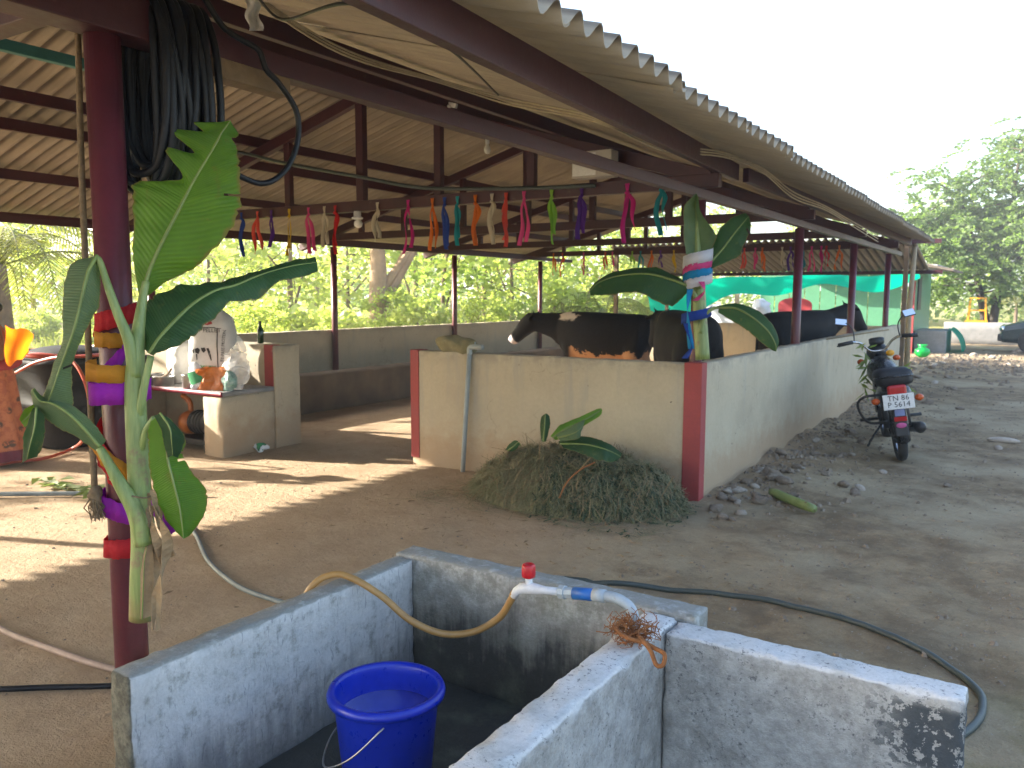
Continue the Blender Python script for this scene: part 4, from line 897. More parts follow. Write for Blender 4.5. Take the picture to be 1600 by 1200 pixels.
for s_ in (-1, 1):
    bd.tube([V((s_*.08, 0, .75)), V((s_*.09, .01, .45)), V((s_*.09, .02, .08)), V((s_*.09, .0, .03))], [.1, .07, .045, .045], 10); bd.ball((s_*.09, -.06, .035), (.045, .12, .035))
    arm = [V((s_*.15, 0, 1.24)), V((s_*.21, .02, 1.0)), V((s_*.17, -.16, .86)), V((s_*.1, -.24, .88))]; bd.tube(arm, [.055, .045, .036, .028], 10)
    pb = V((s_*.08, -.27, .89)); bd.ball(pb, (.025, .045, .018))
    for q in range(4): bd.tube([pb+V((-.02+.013*q, -.02, 0)), pb+V((-.022+.014*q, -.07+.006*abs(q-1.5), -.01)), pb+V((-.022+.014*q, -.085+.008*abs(q-1.5), -.03))], [.009, .008, .006], 6)
    bd.tube([pb+V((-s_*.02, .01, 0)), pb+V((-s_*.045, -.02, .005)), pb+V((-s_*.05, -.045, -.005))], [.010, .009, .007], 6)
body = remesh(bd, 'body', MAT['skin'], pr, .011, 4)
MB().ball((0, .025, 1.49), (.088, .09, .105), 16, 12).build('hair', MAT['hair'], pr, smooth=True); MB().ball((0, .12, 1.45), (.05, .045, .05)).build('hair_bun', MAT['hair'], pr, smooth=True)
R = []
for z, r in [(.03, .27), (.1, .265), (.35, .245), (.6, .235), (.8, .215), (.92, .19), (1.05, .185), (1.2, .19), (1.285, .13)]:
    R.append([V((r*(1+.07*math.sin(9*a+z*3))*math.cos(a), r*.82*(1+.07*math.sin(9*a+z*3))*math.sin(a), z)) for a in [2*math.pi*k/64 for k in range(64)]])
MB().rings(R, False).build('sari', sari_mat(), pr, smooth=True)
MB().tube(curve([V((-.17, -.1, 1.22)), V((.0, -.19, 1.05)), V((.2, -.1, .92)), V((.1, .18, .95)), V((-.12, .17, 1.12)), V((-.17, 0, 1.27))], 6), .04, 10, sy=1.6).build('sari_drape', MAT['red_cloth'], pr, smooth=True)
bpy.context.view_layer.update()
def shf(u, v_):
    x = 8+44*u-8*u*v_+1.5*math.sin(v_*7); y = 508+3*math.sin(u*7)+12*u+(58-26*u*u)*v_+3*math.sin(u*11)*v_; return tuple(at(x, y, 7.28+.1*u+.02*math.sin(u*5+v_*2)))
sc_ = sheet_surf('shawl', leaf_mat('orange_shawl', (.85, .24, .01), (.8, .2, .01), .6, (1.1, 1.1, 1.0), .8, False), shf, 18, 14); sc_.parent = pr; sc_.matrix_parent_inverse = pr.matrix_world.inverted()
sk = MB(); rr = random.Random(8)
for k in range(26):
    a = rr.uniform(0, 6.28); c = V((rr.uniform(-.55, .5), rr.uniform(-.12, .12), .02)); L = rr.uniform(.12, .24)
    d = V((math.cos(a), math.sin(a), 0)); s_ = V((-d.y, d.x, 0)); sk.add([c-d*L/2, c+s_*.035+V((0, 0, .03)), c+d*L/2+V((0, 0, .01)), c-s_*.035+V((0, 0, .02))], [(0, 1, 2, 3)])
o = sk.build('fallen_leaves', MAT['banana_back']); o.location = (-6.45, 3.6, .01); tag(o, 'strewn green leaf litter beside the pipe on the floor', kind='stuff')
o = MB().tube([(-7.4, 2.75, .03), (-6.7, 3.16, .03), (-6.05, 3.62, .03), (-5.4, 4.05, .03)], .018, 8).build('floor_pipe', MAT['grey_hose'], smooth=True); tag(o, 'thin grey pipe lying on the floor behind the near post', 'pipe')

# ------------------------------------------------------------------ hoses on the ground
def ghose(name, mat, pts, r, label):
    P = curve([V((p.x, p.y, 0)) for p in pts], 8); P = [V((p.x, p.y, gh(p.x, p.y)+r*.8)) for p in P]
    return tag(MB().tube(P, r, 10).build(name, MAT[mat], smooth=True), label, 'hose')
ghose('garden_hose', 'grey_hose', [atz(250, 800), atz(290, 818), atz(307, 840), atz(325, 880), atz(370, 920), atz(430, 942), atz(470, 950), atz(520, 960)], .013, 'grey hose curving over the floor to the back of the trough')
ghose('garden_hose', 'pink_hose', [atz(-120, 930), atz(0, 985), atz(60, 1010), atz(120, 1032), atz(190, 1050), atz(260, 1062)], .014, 'pale pinkish hose on the earth left of the near post')
ghose('garden_hose', 'black_hose', [atz(-100, 1081), atz(0, 1078), atz(90, 1074), atz(190, 1072), atz(280, 1069)], .012, 'straight black hose on the earth at the lower left')
ghose('garden_hose', 'dark_hose', [atz(860, 905), atz(950, 915), atz(1050, 922), atz(1200, 945), atz(1350, 985), atz(1470, 1035), atz(1525, 1080), atz(1535, 1110), atz(1520, 1140), atz(1490, 1160)], .015, 'dark green hose curling round the right end of the trough')

# ------------------------------------------------------------------ bucket, tap, hose, coir on the trough
bu = empty('bucket', (-1.56, 1.77, .097)); tag(bu, 'blue plastic bucket of water standing in the trough', 'bucket')
prof = [(.12, 0), (.125, .004), (.153, .295), (.155, .30), (.172, .30), (.174, .312), (.168, .326), (.155, .326), (.150, .315), (.147, .29), (.121, .01), (.001, .008)]
MB().lathe(prof, 56, cap1=False).build('bucket_body', MAT['bucket'], bu, smooth=True)
MB().lathe([(.001, .245), (.141, .245)], 40, cap0=False, cap1=False).build('water', MAT['water'], bu, smooth=True)
ha = [V((-.165, 0, .285))+V((0, 0, 0)), V((-.16, -.09, .2)), V((-.1, -.165, .14)), V((0, -.185, .12)), V((.1, -.165, .14)), V((.16, -.09, .2)), V((.165, 0, .285))]
hb = MB().tube(curve(ha, 6), .003, 6).build('handle', MAT['metal'], bu, smooth=True); hb.rotation_euler.z = -.9
tp_ = empty('water_tap', (-1.0, 2.25, TZ)); tag(tp_, 'white plastic tap with red knob on a grey pipe elbow', 'tap')
def T(x, z, y=0): return V((x+1.0, y, z-TZ))
MB().tube(curve([T(-.985, .50), T(-.985, .575), T(-1.0, .622), T(-1.045, .643), T(-1.10, .642)], 6), .0165, 14).build('elbow_pipe', MAT['pvc'], tp_, smooth=True)
MB().tube([T(-1.085, .642), T(-1.125, .639)], .0205, 16).build('socket', MAT['pvc'], tp_, smooth=True)
MB().tube([T(-1.12, .639), T(-1.195, .630)], .0195, 16).build('blue_coupling', MAT['blue_tape'], tp_, smooth=True)
MB().tube([T(-1.193, .630), T(-1.225, .626), T(-1.226, .626), T(-1.245, .624)], [.018, .018, .0225, .0225], 8).build('hex_nut', MAT['pvc'], tp_)
MB().tube([T(-1.243, .624), T(-1.30, .618), T(-1.335, .615), T(-1.36, .614), T(-1.39, .606), T(-1.41, .592), T(-1.42, .572)], [.013, .013, .018, .02, .018, .015, .013], 14).build('tap_body', MAT['white_plastic'], tp_, smooth=True)
MB().tube([T(-1.36, .61), T(-1.363, .655)], [.013, .011], 12).build('spindle', MAT['white_plastic'], tp_, smooth=True)
prof = [(.014, 0), (.021, .003), (.023, .012), (.0225, .04), (.019, .047), (.011, .047), (.010, .042), (.001, .042)]
mb = MB(); n = 32; R = []
for r, z in prof: R.append([T(-1.363+r*(1-.07*(math.cos(6*a) > .2)*(r > .018))*math.cos(a), .648+z, r*(1-.07*(math.cos(6*a) > .2)*(r > .018))*math.sin(a)) for a in [2*math.pi*k/n for k in range(n)]])
mb.rings(R).build('red_knob', MAT['red_knob'], tp_, smooth=True)
hp = [(-1.42, 2.25, .585), (-1.44, 2.26, .55), (-1.5, 2.28, .471), (-1.6, 2.272, .402), (-1.7, 2.222, .391), (-1.8, 2.17, .436), (-1.9, 2.14, .51), (-2.0, 2.10, .568), (-2.07, 2.07, .578), (-2.13, 2.02, .53), (-2.19, 1.95, .36), (-2.27, 1.85, .12), (-2.4, 1.7, .03), (-2.7, 1.62, .02)]
tag(MB().tube(curve(hp, 8), .0125, 12).build('tan_hose', MAT['tan_hose'], smooth=True), 'tan hose sagging from the tap over the trough side wall', 'hose')
mb = MB(); rr = random.Random(4); c0 = V((-.965, 2.19, TZ+.03))
for k in range(170):
    p = c0+V((rr.gauss(0, .032), rr.gauss(0, .032), abs(rr.gauss(0, .015))-.01)); pts = [p]; d = V((rr.gauss(0, 1), rr.gauss(0, 1), rr.gauss(0, .5))).normalized()
    for j in range(5):
        d = (d+V((rr.gauss(0, .6), rr.gauss(0, .6), rr.gauss(0, .35)))).normalized(); q = pts[-1]+d*.014; q.z = max(q.z, TZ+.006); q = c0+(q-c0)*min(1, .085/max(.001, (q-c0).length)); pts.append(q)
    mb.tube(pts, rr.uniform(.0008, .0018), 4)
cr = mb.build('coir_bundle', MAT['coir']); tag(cr, 'tangled brown coir fibre bundle on the trough corner', 'coir')
lp = [c0+V(p) for p in [(-.05, .03, .01), (-.03, -.05, .015), (.02, -.075, .008), (.06, -.06, .0), (.1, -.07, -.005), (.135, -.085, -.008), (.14, -.105, -.03), (.12, -.105, -.035), (.09, -.08, -.008), (.04, -.05, .012)]]
MB().tube(curve(lp, 6), .0065, 8).build('rope_loop', MAT['coir'], cr, smooth=True)

# ------------------------------------------------------------------ stand pipe and sack on the front wall
pv = empty('stand_pipe', (-4.27, 5.93, 0)); tag(pv, 'grey plastic stand pipe with tap leaning on the front wall', 'pipe')
MB().tube([V((0, -.03, -.05)), V((.03, -.02, .5)), V((.06, .0, 1.08))], [.021, .021, .021], 12).build('riser', MAT['pvc_dirty'], pv, smooth=True)
MB().tube(curve([V((.06, 0, 1.05)), V((.062, 0, 1.10)), V((.10, 0, 1.115)), V((.2, .0, 1.115))], 5), .024, 12).build('elbow', MAT['pvc_dirty'], pv, smooth=True)
MB().tube([V((.12, 0, 1.11)), V((.12, 0, 1.16))], .008, 8).build('tap_handle', MAT['pvc_dirty'], pv)
rg_ = random.Random(6); jb = crumple(MB().ball((0, 0, .07), (.2, .11, .085), 26, 16).build('jute_sack', MAT['jute_sack'], smooth=True), .05, 7, 2); jb.location = (-4.42, 6.02, 1.05); jb.rotation_euler = (0, .12, .1); tag(jb, 'folded olive jute sack lying on top of the front wall', 'sack')

# ------------------------------------------------------------------ banana plants tied to the posts
def blade(name, rows, mat, parent, seed=0, tears=(), k=8, nu=7, cup=.10, rib=.008, ribmat=None, flip=False):
    "a banana leaf blade: rows of (edge, midrib, edge) world points"
    rows = [[V(p) for p in r] for r in rows]
    A, B, C = (curve([r[i] for r in rows], k) for i in range(3)); n = len(A); rr = random.Random(seed)
    vs = []; uvs = []; m = 2*nu+1
    for i in range(n):
        w_ = ((A[i]-B[i]).length+(C[i]-B[i]).length)/2
        nr = (C[i]-A[i]).cross(B[min(i+1, n-1)]-B[max(i-1, 0)])
        nr = nr.normalized() if nr.length > 1e-9 else V((0, 0, 1))
        if flip: nr = -nr
        for j in range(m):
            u = (j-nu)/nu; e = A[i] if u < 0 else C[i]; a = abs(u)
            p = B[i].lerp(e, a)+nr*(w_*cup*4*a*(1-a)*.5)+nr*(w_*.16*noise.noise(V((u*1.7, i*.22, seed)))*a)+nr*(w_*.05*noise.noise(V((u*3, i*.9, seed+5)))*a*a)
            p += (e-B[i])*(.07*a*noise.noise(V((i*.8, seed, u > 0)))+.05*a*noise.noise(V((i*2.3, seed+3, u > 0)))); vs.append(p); uvs.append((u, i/(n-1)*2.2))
    fs = []
    for i in range(n-1):
        for j in range(m-1):
            u = (j+.5-nu)/nu; cut = False
            for (ti, sd, dep_) in tears:
                if i == int(ti*(n-1)) and u*sd > 1-dep_: cut = True
            if not cut: fs.append((i*m+j, i*m+j+1, (i+1)*m+j+1, (i+1)*m+j))
    me = bpy.data.meshes.new(name); me.from_pydata([tuple(p-parent.location) for p in vs], [], fs); me.update(); me.materials.append(mat)
    uvl = me.uv_layers.new(name='UVMap'); idx = [0]*len(me.loops); me.loops.foreach_get('vertex_index', idx)
    for li, vi in enumerate(idx): uvl.data[li].uv = uvs[vi]
    me.polygons.foreach_set('use_smooth', [True]*len(me.polygons))
    o = bpy.data.objects.new(name, me); link(o, parent)
    rt_ = MB().tube([p-parent.location for p in B], [rib*(1-.8*i/(n-1)) for i in range(n)], 6).build('midrib', ribmat or MAT['midrib'], o, smooth=True)
    return o
def P3(l, d): return [at(x, y, d_) for (x, y), d_ in zip(l, d if isinstance(d, (list, tuple)) else [d]*3)]
def stem(parent, pts, name='stem', mat='sheath', n=12):
    P = curve([V((*at(x, y, d), )) for x, y, d, r in pts], 6); Rr = curve([V((r, 0, 0)) for *_, r in pts], 6)
    return MB().tube([p-parent.location for p in P], [max(.001, q.x) for q in Rr], n).build(name, MAT[mat], parent, smooth=True)
b1 = empty('banana_plant', at(222, 965, 2.22)); tag(b1, 'cut banana plant tied to the near maroon post', 'banana plant')
stem(b1, [(220, 968, 2.24, .030), (224, 900, 2.23, .034), (224, 840, 2.22, .031), (218, 760, 2.22, .029), (214, 680, 2.22, .028), (211, 600, 2.22, .026), (214, 540, 2.22, .020), (221, 480, 2.24, .013), (228, 440, 2.25, .009)], 'pseudostem', n=18)
blade('leaf_sheath', [P3(r, [d+.01, d, d+.01]) for r, d in [([(208, 966), (222, 968), (238, 962)], 2.205), ([(209, 920), (224, 915), (240, 915)], 2.193), ([(214, 880), (226, 874), (240, 876)], 2.188), ([(226, 852), (232, 846), (238, 850)], 2.188)]], MAT['dry_leaf'], b1, 41, rib=.002, cup=.2, flip=True)
stem(b1, [(226, 850, 2.205, .026), (212, 800, 2.19, .022), (190, 760, 2.18, .018), (172, 728, 2.17, .013), (156, 700, 2.17, .010)], 'sucker_stalk')
stem(b1, [(212, 590, 2.215, .020), (202, 535, 2.20, .015), (184, 490, 2.19, .012), (168, 445, 2.19, .010), (156, 408, 2.19, .008), (149, 402, 2.19, .007)], 'leaf_stalk')
stem(b1, [(214, 668, 2.225, .012), (219, 640, 2.207, .012), (226, 600, 2.2, .010), (236, 556, 2.2, .009)], 'leaf_stalk')
stem(b1, [(215, 722, 2.225, .010), (222, 700, 2.208, .010), (228, 672, 2.19, .008), (240, 652, 2.18, .006)], 'leaf_stalk')
blade('leaf', [P3(r, [d+.03, d, d+.03]) for r, d in [([(219, 470), (222, 468), (226, 466)], 2.24), ([(211, 425), (232, 428), (262, 440)], 2.25), ([(208, 365), (252, 382), (322, 405)], 2.25), ([(206, 300), (276, 335), (369, 348)], 2.26), ([(212, 282), (290, 308), (374, 300)], 2.27), ([(284, 280), (300, 288), (375, 266)], 2.28), ([(258, 232), (314, 264), (373, 250)], 2.285), ([(303, 238), (326, 244), (371, 238)], 2.29), ([(266, 203), (337, 226), (369, 228)], 2.295), ([(316, 206), (346, 208), (362, 215)], 2.30), ([(304, 192), (354, 197), (374, 212)], 2.31), ([(340, 192), (360, 188), (364, 196)], 2.31)]],
      MAT['banana_fresh'], b1, 1, [(.36, 1, .35)], rib=.006)
blade('leaf', [P3(r, [d+.05, d, d-.02]) for r, d in [([(226, 545), (234, 553), (240, 556)], 2.2), ([(217, 495), (250, 528), (262, 546)], 2.21), ([(233, 466), (272, 503), (292, 533)], 2.23), ([(262, 452), (303, 474), (322, 508)], 2.27), ([(300, 444), (337, 454), (347, 482)], 2.31), ([(345, 440), (367, 446), (366, 472)], 2.36), ([(388, 428), (398, 433), (402, 467)], 2.41), ([(417, 418), (424, 424), (430, 444)], 2.45), ([(455, 407), (459, 415), (459, 436)], 2.49), ([(492, 400), (495, 410), (497, 425)], 2.53)]],
      MAT['banana_dark'], b1, 2, rib=.007, cup=.12)
blade('leaf', [P3(r, [d+.02, d, d+.03]) for r, d in [([(148, 400), (152, 399), (158, 404)], 2.19), ([(112, 412), (138, 424), (157, 432)], 2.17), ([(100, 448), (128, 465), (156, 474)], 2.16), ([(98, 490), (117, 510), (142, 500)], 2.15), ([(98, 532), (104, 548), (124, 540)], 2.15), ([(84, 566), (92, 580), (113, 572)], 2.15), ([(74, 600), (82, 610), (113, 606)], 2.15), ([(66, 620), (74, 628), (114, 638)], 2.16)]],
      MAT['banana_back'], b1, 3, [(.7, 1, .7)], rib=.006, flip=True)
blade('leaf', [P3(r, [d+.02, d, d+.02]) for r, d in [([(166, 688), (157, 699), (149, 705)], 2.17), ([(150, 666), (130, 668), (118, 682)], 2.16), ([(126, 642), (104, 644), (90, 668)], 2.15), ([(100, 628), (80, 630), (66, 650)], 2.15), ([(70, 622), (62, 626), (55, 640)], 2.15), ([(54, 606), (50, 608), (47, 613)], 2.14)]],
      MAT['banana_back'], b1, 4, rib=.006)
blade('leaf', [P3(r, [d+.02, d, d]) for r, d in [([(52, 638), (57, 636), (70, 650)], 2.15), ([(40, 668), (54, 668), (70, 682)], 2.14), ([(36, 700), (47, 696), (66, 702)], 2.14), ([(34, 724), (42, 718), (58, 714)], 2.15)]], MAT['banana_dark'], b1, 5, rib=.003)
blade('leaf', [P3(r, [d, d+.01, d]) for r, d in [([(52, 632), (56, 634), (60, 640)], 2.16), ([(38, 640), (45, 650), (50, 660)], 2.16), ([(30, 655), (33, 660), (38, 668)], 2.17)]], MAT['banana_fresh'], b1, 6, rib=.003)
blade('leaf', [P3(r, [d+.02, d-.02, d+.03]) for r, d in [([(228, 664), (245, 650), (266, 654)], 2.17), ([(231, 690), (260, 682), (289, 684)], 2.15), ([(233, 722), (262, 716), (286, 712)], 2.15), ([(238, 757), (270, 750), (302, 740)], 2.15), ([(250, 792), (280, 790), (322, 768)], 2.16), ([(264, 818), (284, 818), (320, 802)], 2.16), ([(283, 839), (287, 842), (296, 838)], 2.17)]],
      MAT['banana_fresh'], b1, 7, [(.3, 1, .8), (.36, 1, .5)], rib=.005)
blade('leaf', [P3(r, [d-.02, d-.03, d-.01]) for r, d in [([(240, 650), (250, 645), (262, 652)], 2.15), ([(252, 672), (265, 668), (288, 680)], 2.13), ([(256, 695), (268, 690), (285, 700)], 2.13), ([(262, 715), (270, 712), (278, 716)], 2.14)]], MAT['banana_dark'], b1, 8, rib=.003)
rr = random.Random(9)
for k, pts in enumerate([[(238, 765), (246, 800), (262, 850), (252, 905), (246, 985)], [(236, 790), (240, 830), (256, 880), (244, 930), (238, 985)], [(240, 775), (252, 815), (270, 862), (258, 872)], [(232, 770), (236, 820), (246, 870), (240, 925)]]):
    P = curve([at(x, y, 2.17+.012*k) for x, y in pts], 5); mb = MB(); n = len(P)
    for i, p in enumerate(P):
        wv = (.004+.010*math.sin(math.pi*min(.97, (i+1)/n)))*(1+.5*noise.noise(V((i*.7, k, 0)))); d = (cR*math.cos(i*.35+k)+cF*math.sin(i*.35+k))*wv; mb.v += [tuple(p-d-b1.location), tuple(p+d-b1.location)]
    mb.f = [(2*i, 2*i+1, 2*i+3, 2*i+2) for i in range(n-1)]; o = mb.build('dry_leaf', MAT['dry_leaf'], b1); o.modifiers.new('s', 'SOLIDIFY').thickness = .002

b2 = empty('banana_plant', (-2.08, 5.9, 1.06)); tag(b2, 'banana plant tied to the corner post above the front wall', 'banana plant')
stem(b2, [(1098, 562, 6.05, .052), (1094, 500, 6.05, .05), (1092, 450, 6.05, .045), (1090, 400, 6.04, .03), (1088, 345, 6.04, .012)], 'pseudostem', n=16)
stem(b2, [(1094, 520, 6.0, .018), (1100, 495, 5.98, .016), (1112, 483, 5.97, .013), (1124, 480, 5.96, .01)], 'leaf_stalk')
stem(b2, [(1090, 470, 6.0, .018), (1082, 455, 6.0, .014), (1074, 447, 6.0, .012)], 'leaf_stalk')
stem(b2, [(1092, 450, 6.0, .016), (1100, 425, 6.0, .014), (1106, 415, 6.0, .012)], 'leaf_stalk')
blade('leaf', [P3(r, [5.98, 6.04, 5.98]) for r in [[(1082, 440), (1089, 440), (1096, 440)], [(1070, 385), (1089, 388), (1112, 390)], [(1068, 345), (1088, 342), (1118, 366)], [(1069, 322), (1087, 322), (1096, 334)], [(1084, 305), (1088, 302), (1091, 308)]]], MAT['banana_back'], b2, 11, rib=.012)
blade('leaf', [P3(r, [6.02, 5.98, 5.95]) for r in [[(1100, 416), (1106, 415), (1112, 420)], [(1112, 386), (1128, 390), (1152, 402)], [(1126, 356), (1148, 364), (1160, 388)], [(1148, 338), (1164, 345), (1172, 360)], [(1165, 333), (1170, 338), (1172, 344)]]], MAT['banana_dark'], b2, 12, [(.7, 1, .5)], rib=.01)
blade('leaf', [P3(r, d) for r, d in [([(1070, 440), (1075, 447), (1078, 455)], [6.0, 5.98, 5.95]), ([(1042, 424), (1052, 438), (1046, 478)], [6.1, 6.0, 5.95]), ([(1005, 417), (1012, 428), (1002, 458)], [6.15, 6.05, 6.0]), ([(962, 424), (967, 431), (962, 460)], [6.2, 6.12, 6.05]), ([(936, 436), (937, 441), (936, 461)], [6.2, 6.15, 6.1]), ([(921, 452), (921, 455), (923, 462)], [6.2, 6.18, 6.15])]], MAT['banana_dark'], b2, 13, rib=.012)
blade('leaf', [P3(r, d) for r, d in [([(1120, 478), (1123, 481), (1122, 488)], [5.97, 5.95, 5.95]), ([(1150, 474), (1150, 482), (1144, 502)], [5.9, 5.87, 5.88]), ([(1182, 484), (1176, 496), (1164, 514)], [5.82, 5.79, 5.82]), ([(1206, 506), (1199, 516), (1186, 532)], [5.76, 5.74, 5.78]), ([(1217, 530), (1211, 536), (1204, 546)], [5.74, 5.73, 5.75]), ([(1214, 546), (1213, 549), (1211, 549)], [5.74, 5.74, 5.75])]], MAT['banana_dark'], b2, 14, rib=.01)

# ------------------------------------------------------------------ crepe ribbons wound on the posts
def wrap(cx, cy, r, z0, z1, a0, a1, wd, col, label, n=40, jit=.004, tail=None):
    mb = MB(); rr = random.Random(int(z0*1000)); c = V((cx, cy, (z0+z1)/2))
    for i in range(n+1):
        t = i/n; a = a0+(a1-a0)*t; z = z0+(z1-z0)*t
        for s_ in (-1, 1):
            q = r+jit*(.5+noise.noise(V((a*2, s_*3, z0*9))))+(.006*(noise.noise(V((a*5, s_, z0)))))*(1 if s_ < 0 else .3); zz = z+s_*wd/2+.004*noise.noise(V((a*9, s_*5, z0)))
            mb.v.append((cx+q*math.cos(a)-c.x, cy+q*math.sin(a)-c.y, zz-c.z))
    mb.f = [(2*i, 2*i+2, 2*i+3, 2*i+1) for i in range(n)]
    o = mb.build('crepe_ribbon', CREPE[col], smooth=True); o.location = c; o.modifiers.new('s', 'SOLIDIFY').thickness = .0012
    return tag(o, label, 'ribbon', 'crepe ribbons wound on the posts')
fa = math.atan2(-1.39, 2.2)      # side of the near post that faces the camera
for z0, z1, a0, a1, wd, c, lb in [(1.47, 1.52, -2.2, 1.2, .045, 'red', 'topmost red crepe ribbon on the near post'), (1.445, 1.435, -2.6, 1.9, .035, 'amber', 'upper mustard crepe ribbon on the near post, just under the red one'),
        (1.365, 1.35, -2.4, 2., .04, 'amber', 'lower mustard crepe ribbon on the near post, over the purple one'), (1.30, 1.31, -2.4, 2.2, .05, 'purple', 'wide purple crepe ribbon round the near post at sack height'), (1.33, 1.41, -.9, .4, .04, 'purple', 'short slanting purple crepe end on the near post'),
        (1.17, .98, -2.2, 1.1, .075, 'red', 'broad red crepe ribbon slanting down the near post'), (1.19, 1.03, -1.5, 1.1, .042, 'amber', 'mustard crepe ribbon slanting across the broad red one'), (.99, .93, -2.6, .8, .05, 'purple', 'purple crepe ribbon low on the near post above the string'),
        (.835, .845, -2.6, 1.6, .045, 'red', 'lowest red crepe ribbon on the near post')]:
    both = z0 in (1.365, 1.30, 1.19); wc = at(185, 585, 2.268) if both else V((-2.222, 1.39, 0))
    wrap(wc.x, wc.y, .072 if both else .0515, z0, z1, fa+a0, fa+a1, wd*1.2, c, lb, jit=.012)
pe = MB().add([at(236, 782, 2.2), at(250, 790, 2.2), at(275, 830, 2.19), at(262, 838, 2.19), at(240, 805, 2.2)], [(0, 1, 2, 3, 4)]).build('crepe_ribbon', CREPE['purple']); pe.modifiers.new('s', 'SOLIDIFY').thickness = .0015; tag(pe, 'loose purple crepe end hanging beside the banana stem', 'ribbon', 'crepe ribbons wound on the posts')
fb = math.atan2(-6.08, 2.2)
cw = at(1090, 420, 6.02)
for y0, y1, wd, c, lb in [(412, 396, .085, 'white', 'upper white crepe ribbon on the corner banana plant'), (425, 409, .055, 'pink', 'pink crepe ribbon between white and blue on the corner banana plant'), (436, 420, .06, 'cyan', 'blue crepe ribbon above the lower white one on the corner plant'), (449, 433, .07, 'white', 'lower white crepe ribbon on the corner banana plant'), (500, 485, .07, 'blue', 'deep blue crepe ribbon round the corner post')]:
    z0 = at(1090, y0, 6.02).z; z1 = at(1090, y1, 6.02).z
    wrap(cw.x, cw.y, .105, z0, z1, fb-1.6, fb+1.6, wd, c, lb)

for k_, (c_, pts_, lb_) in enumerate([('cyan', [(1078, 452), (1074, 490), (1080, 545)], 'bright blue crepe tail hanging beside the corner post'), ('pink', [(1096, 440), (1100, 455), (1086, 470)], 'short pink crepe tail on the corner banana plant'), ('blue', [(1072, 505), (1080, 540), (1070, 560)], 'deep blue crepe tail hanging low on the corner post')]):
    P = curve([at(x, y, 5.9) for x, y in pts_], 6); mb = MB()
    for i, p in enumerate(P): d = (cR*math.cos(i*.25)+cF*math.sin(i*.25))*.022; mb.v += [tuple(p-d), tuple(p+d)]
    mb.f = [(2*i, 2*i+1, 2*i+3, 2*i+2) for i in range(len(P)-1)]; o = mb.build('crepe_ribbon', CREPE[c_], smooth=True); o.modifiers.new('s', 'SOLIDIFY').thickness = .0015; tag(o, lb_, 'ribbon', 'crepe ribbons wound on the posts')
# ------------------------------------------------------------------ streamers along the trusses
def streamer(x, y, z, L1, L2, wd, col, label, group, seed):
    rr = random.Random(seed); root = empty('streamer', (x, y, z)); tag(root, label, 'streamer', group)
    mb = MB(); n = 10                                  # loop over the chord
    for i in range(n+1):
        a = math.pi*i/n; p = V((.0, -.055+.0*i, 0))+V((0, -.004*math.sin(a), .06-.06*i/n)); s_ = wd*.5*(1-.5*i/n); mb.v += [(p.x-s_, p.y, p.z), (p.x+s_, p.y, p.z)]
    mb.f = [(2*i, 2*i+1, 2*i+3, 2*i+2) for i in range(n)]; mb.build('loop', CREPE[col], root)
    kn = crumple(MB().ball((0, -.056, -.01), (wd*.4, .012, wd*.4), 10, 8).build('knot', CREPE[col], root), .01, 40, seed)
    for sgn, L in ((-1, L1), (1, L2)):
        mb = MB(); n = 14; off = rr.uniform(.35, .8)*wd; tw = rr.uniform(-2.6, 2.6); drift = rr.uniform(-.05, .05)
        for i in range(n+1):
            t = i/n; a = tw*t+.5*math.sin(t*5+seed); h = wd*.5*(.55+.45*min(1, t*6)); c = V((sgn*off*min(1, t*5)+drift*t+.012*math.sin(t*7+seed), -.056+.012*math.sin(t*4+seed*2), -.01-L*t))
            d = V((math.cos(a), math.sin(a), .12*math.sin(seed)))*h; mb.v += [tuple(c-d), tuple(c+d)]
        mb.f = [(2*i, 2*i+1, 2*i+3, 2*i+2) for i in range(n)]; o = mb.build('ribbon_tail', CREPE[col], root, smooth=True); o.modifiers.new('s', 'SOLIDIFY').thickness = .001
    return root
NEAR = [(377, 'blue', 400), (402, 'coral', 395), (424, 'violet', 385), (452, 'yellow', 398), (482, 'pink', 395), (507, 'cream', 385), (524, 'red', 396), (590, 'cream', 376), (638, 'magenta', 395), (676, 'orange', 390), (695, 'blue', 388), (715, 'teal', 382), (743, 'orange', 382), (769, 'cream', 380), (791, 'coral', 384), (819, 'pink', 382), (862, 'lime', 380), (909, 'violet', 372), (980, 'magenta', 378), (1032, 'teal', 366)]
for i, (x, c, yb) in enumerate(NEAR):
    p = atY(x, 320, 6.03); z = 2.375; zb = atY(x, yb, 6.03).z; L = z-zb
    lab = c+' crepe streamer, '+ORD[i]+' from the left on the near truss'
    streamer(p.x, 6.083, z, L, L*random.uniform(.75, .98), .04, c, lab, 'streamers on the near truss', i+1)
FAR = [(865, 'orange'), (879, 'coral'), (912, 'pink'), (946, 'coral'), (957, 'pink'), (988, 'lime'), (1001, 'teal'), (1018, 'orange'), (1032, 'violet'), (1053, 'yellow'), (1163, 'coral'), (1180, 'pink'), (1191, 'orange'), (1222, 'cream'), (1235, 'violet'), (1254, 'teal'), (1268, 'pink'), (1283, 'magenta'), (1291, 'red'), (1311, 'orange')]
for i, (x, c) in enumerate(FAR):
    p = atY(x, 400, 15.17); streamer(p.x, 15.223, 2.37, random.uniform(.3, .42), random.uniform(.2, .4), .04, c, c+' crepe streamer, '+ORD[i]+' from the left on the farthest truss', 'streamers on the farthest truss', 50+i)

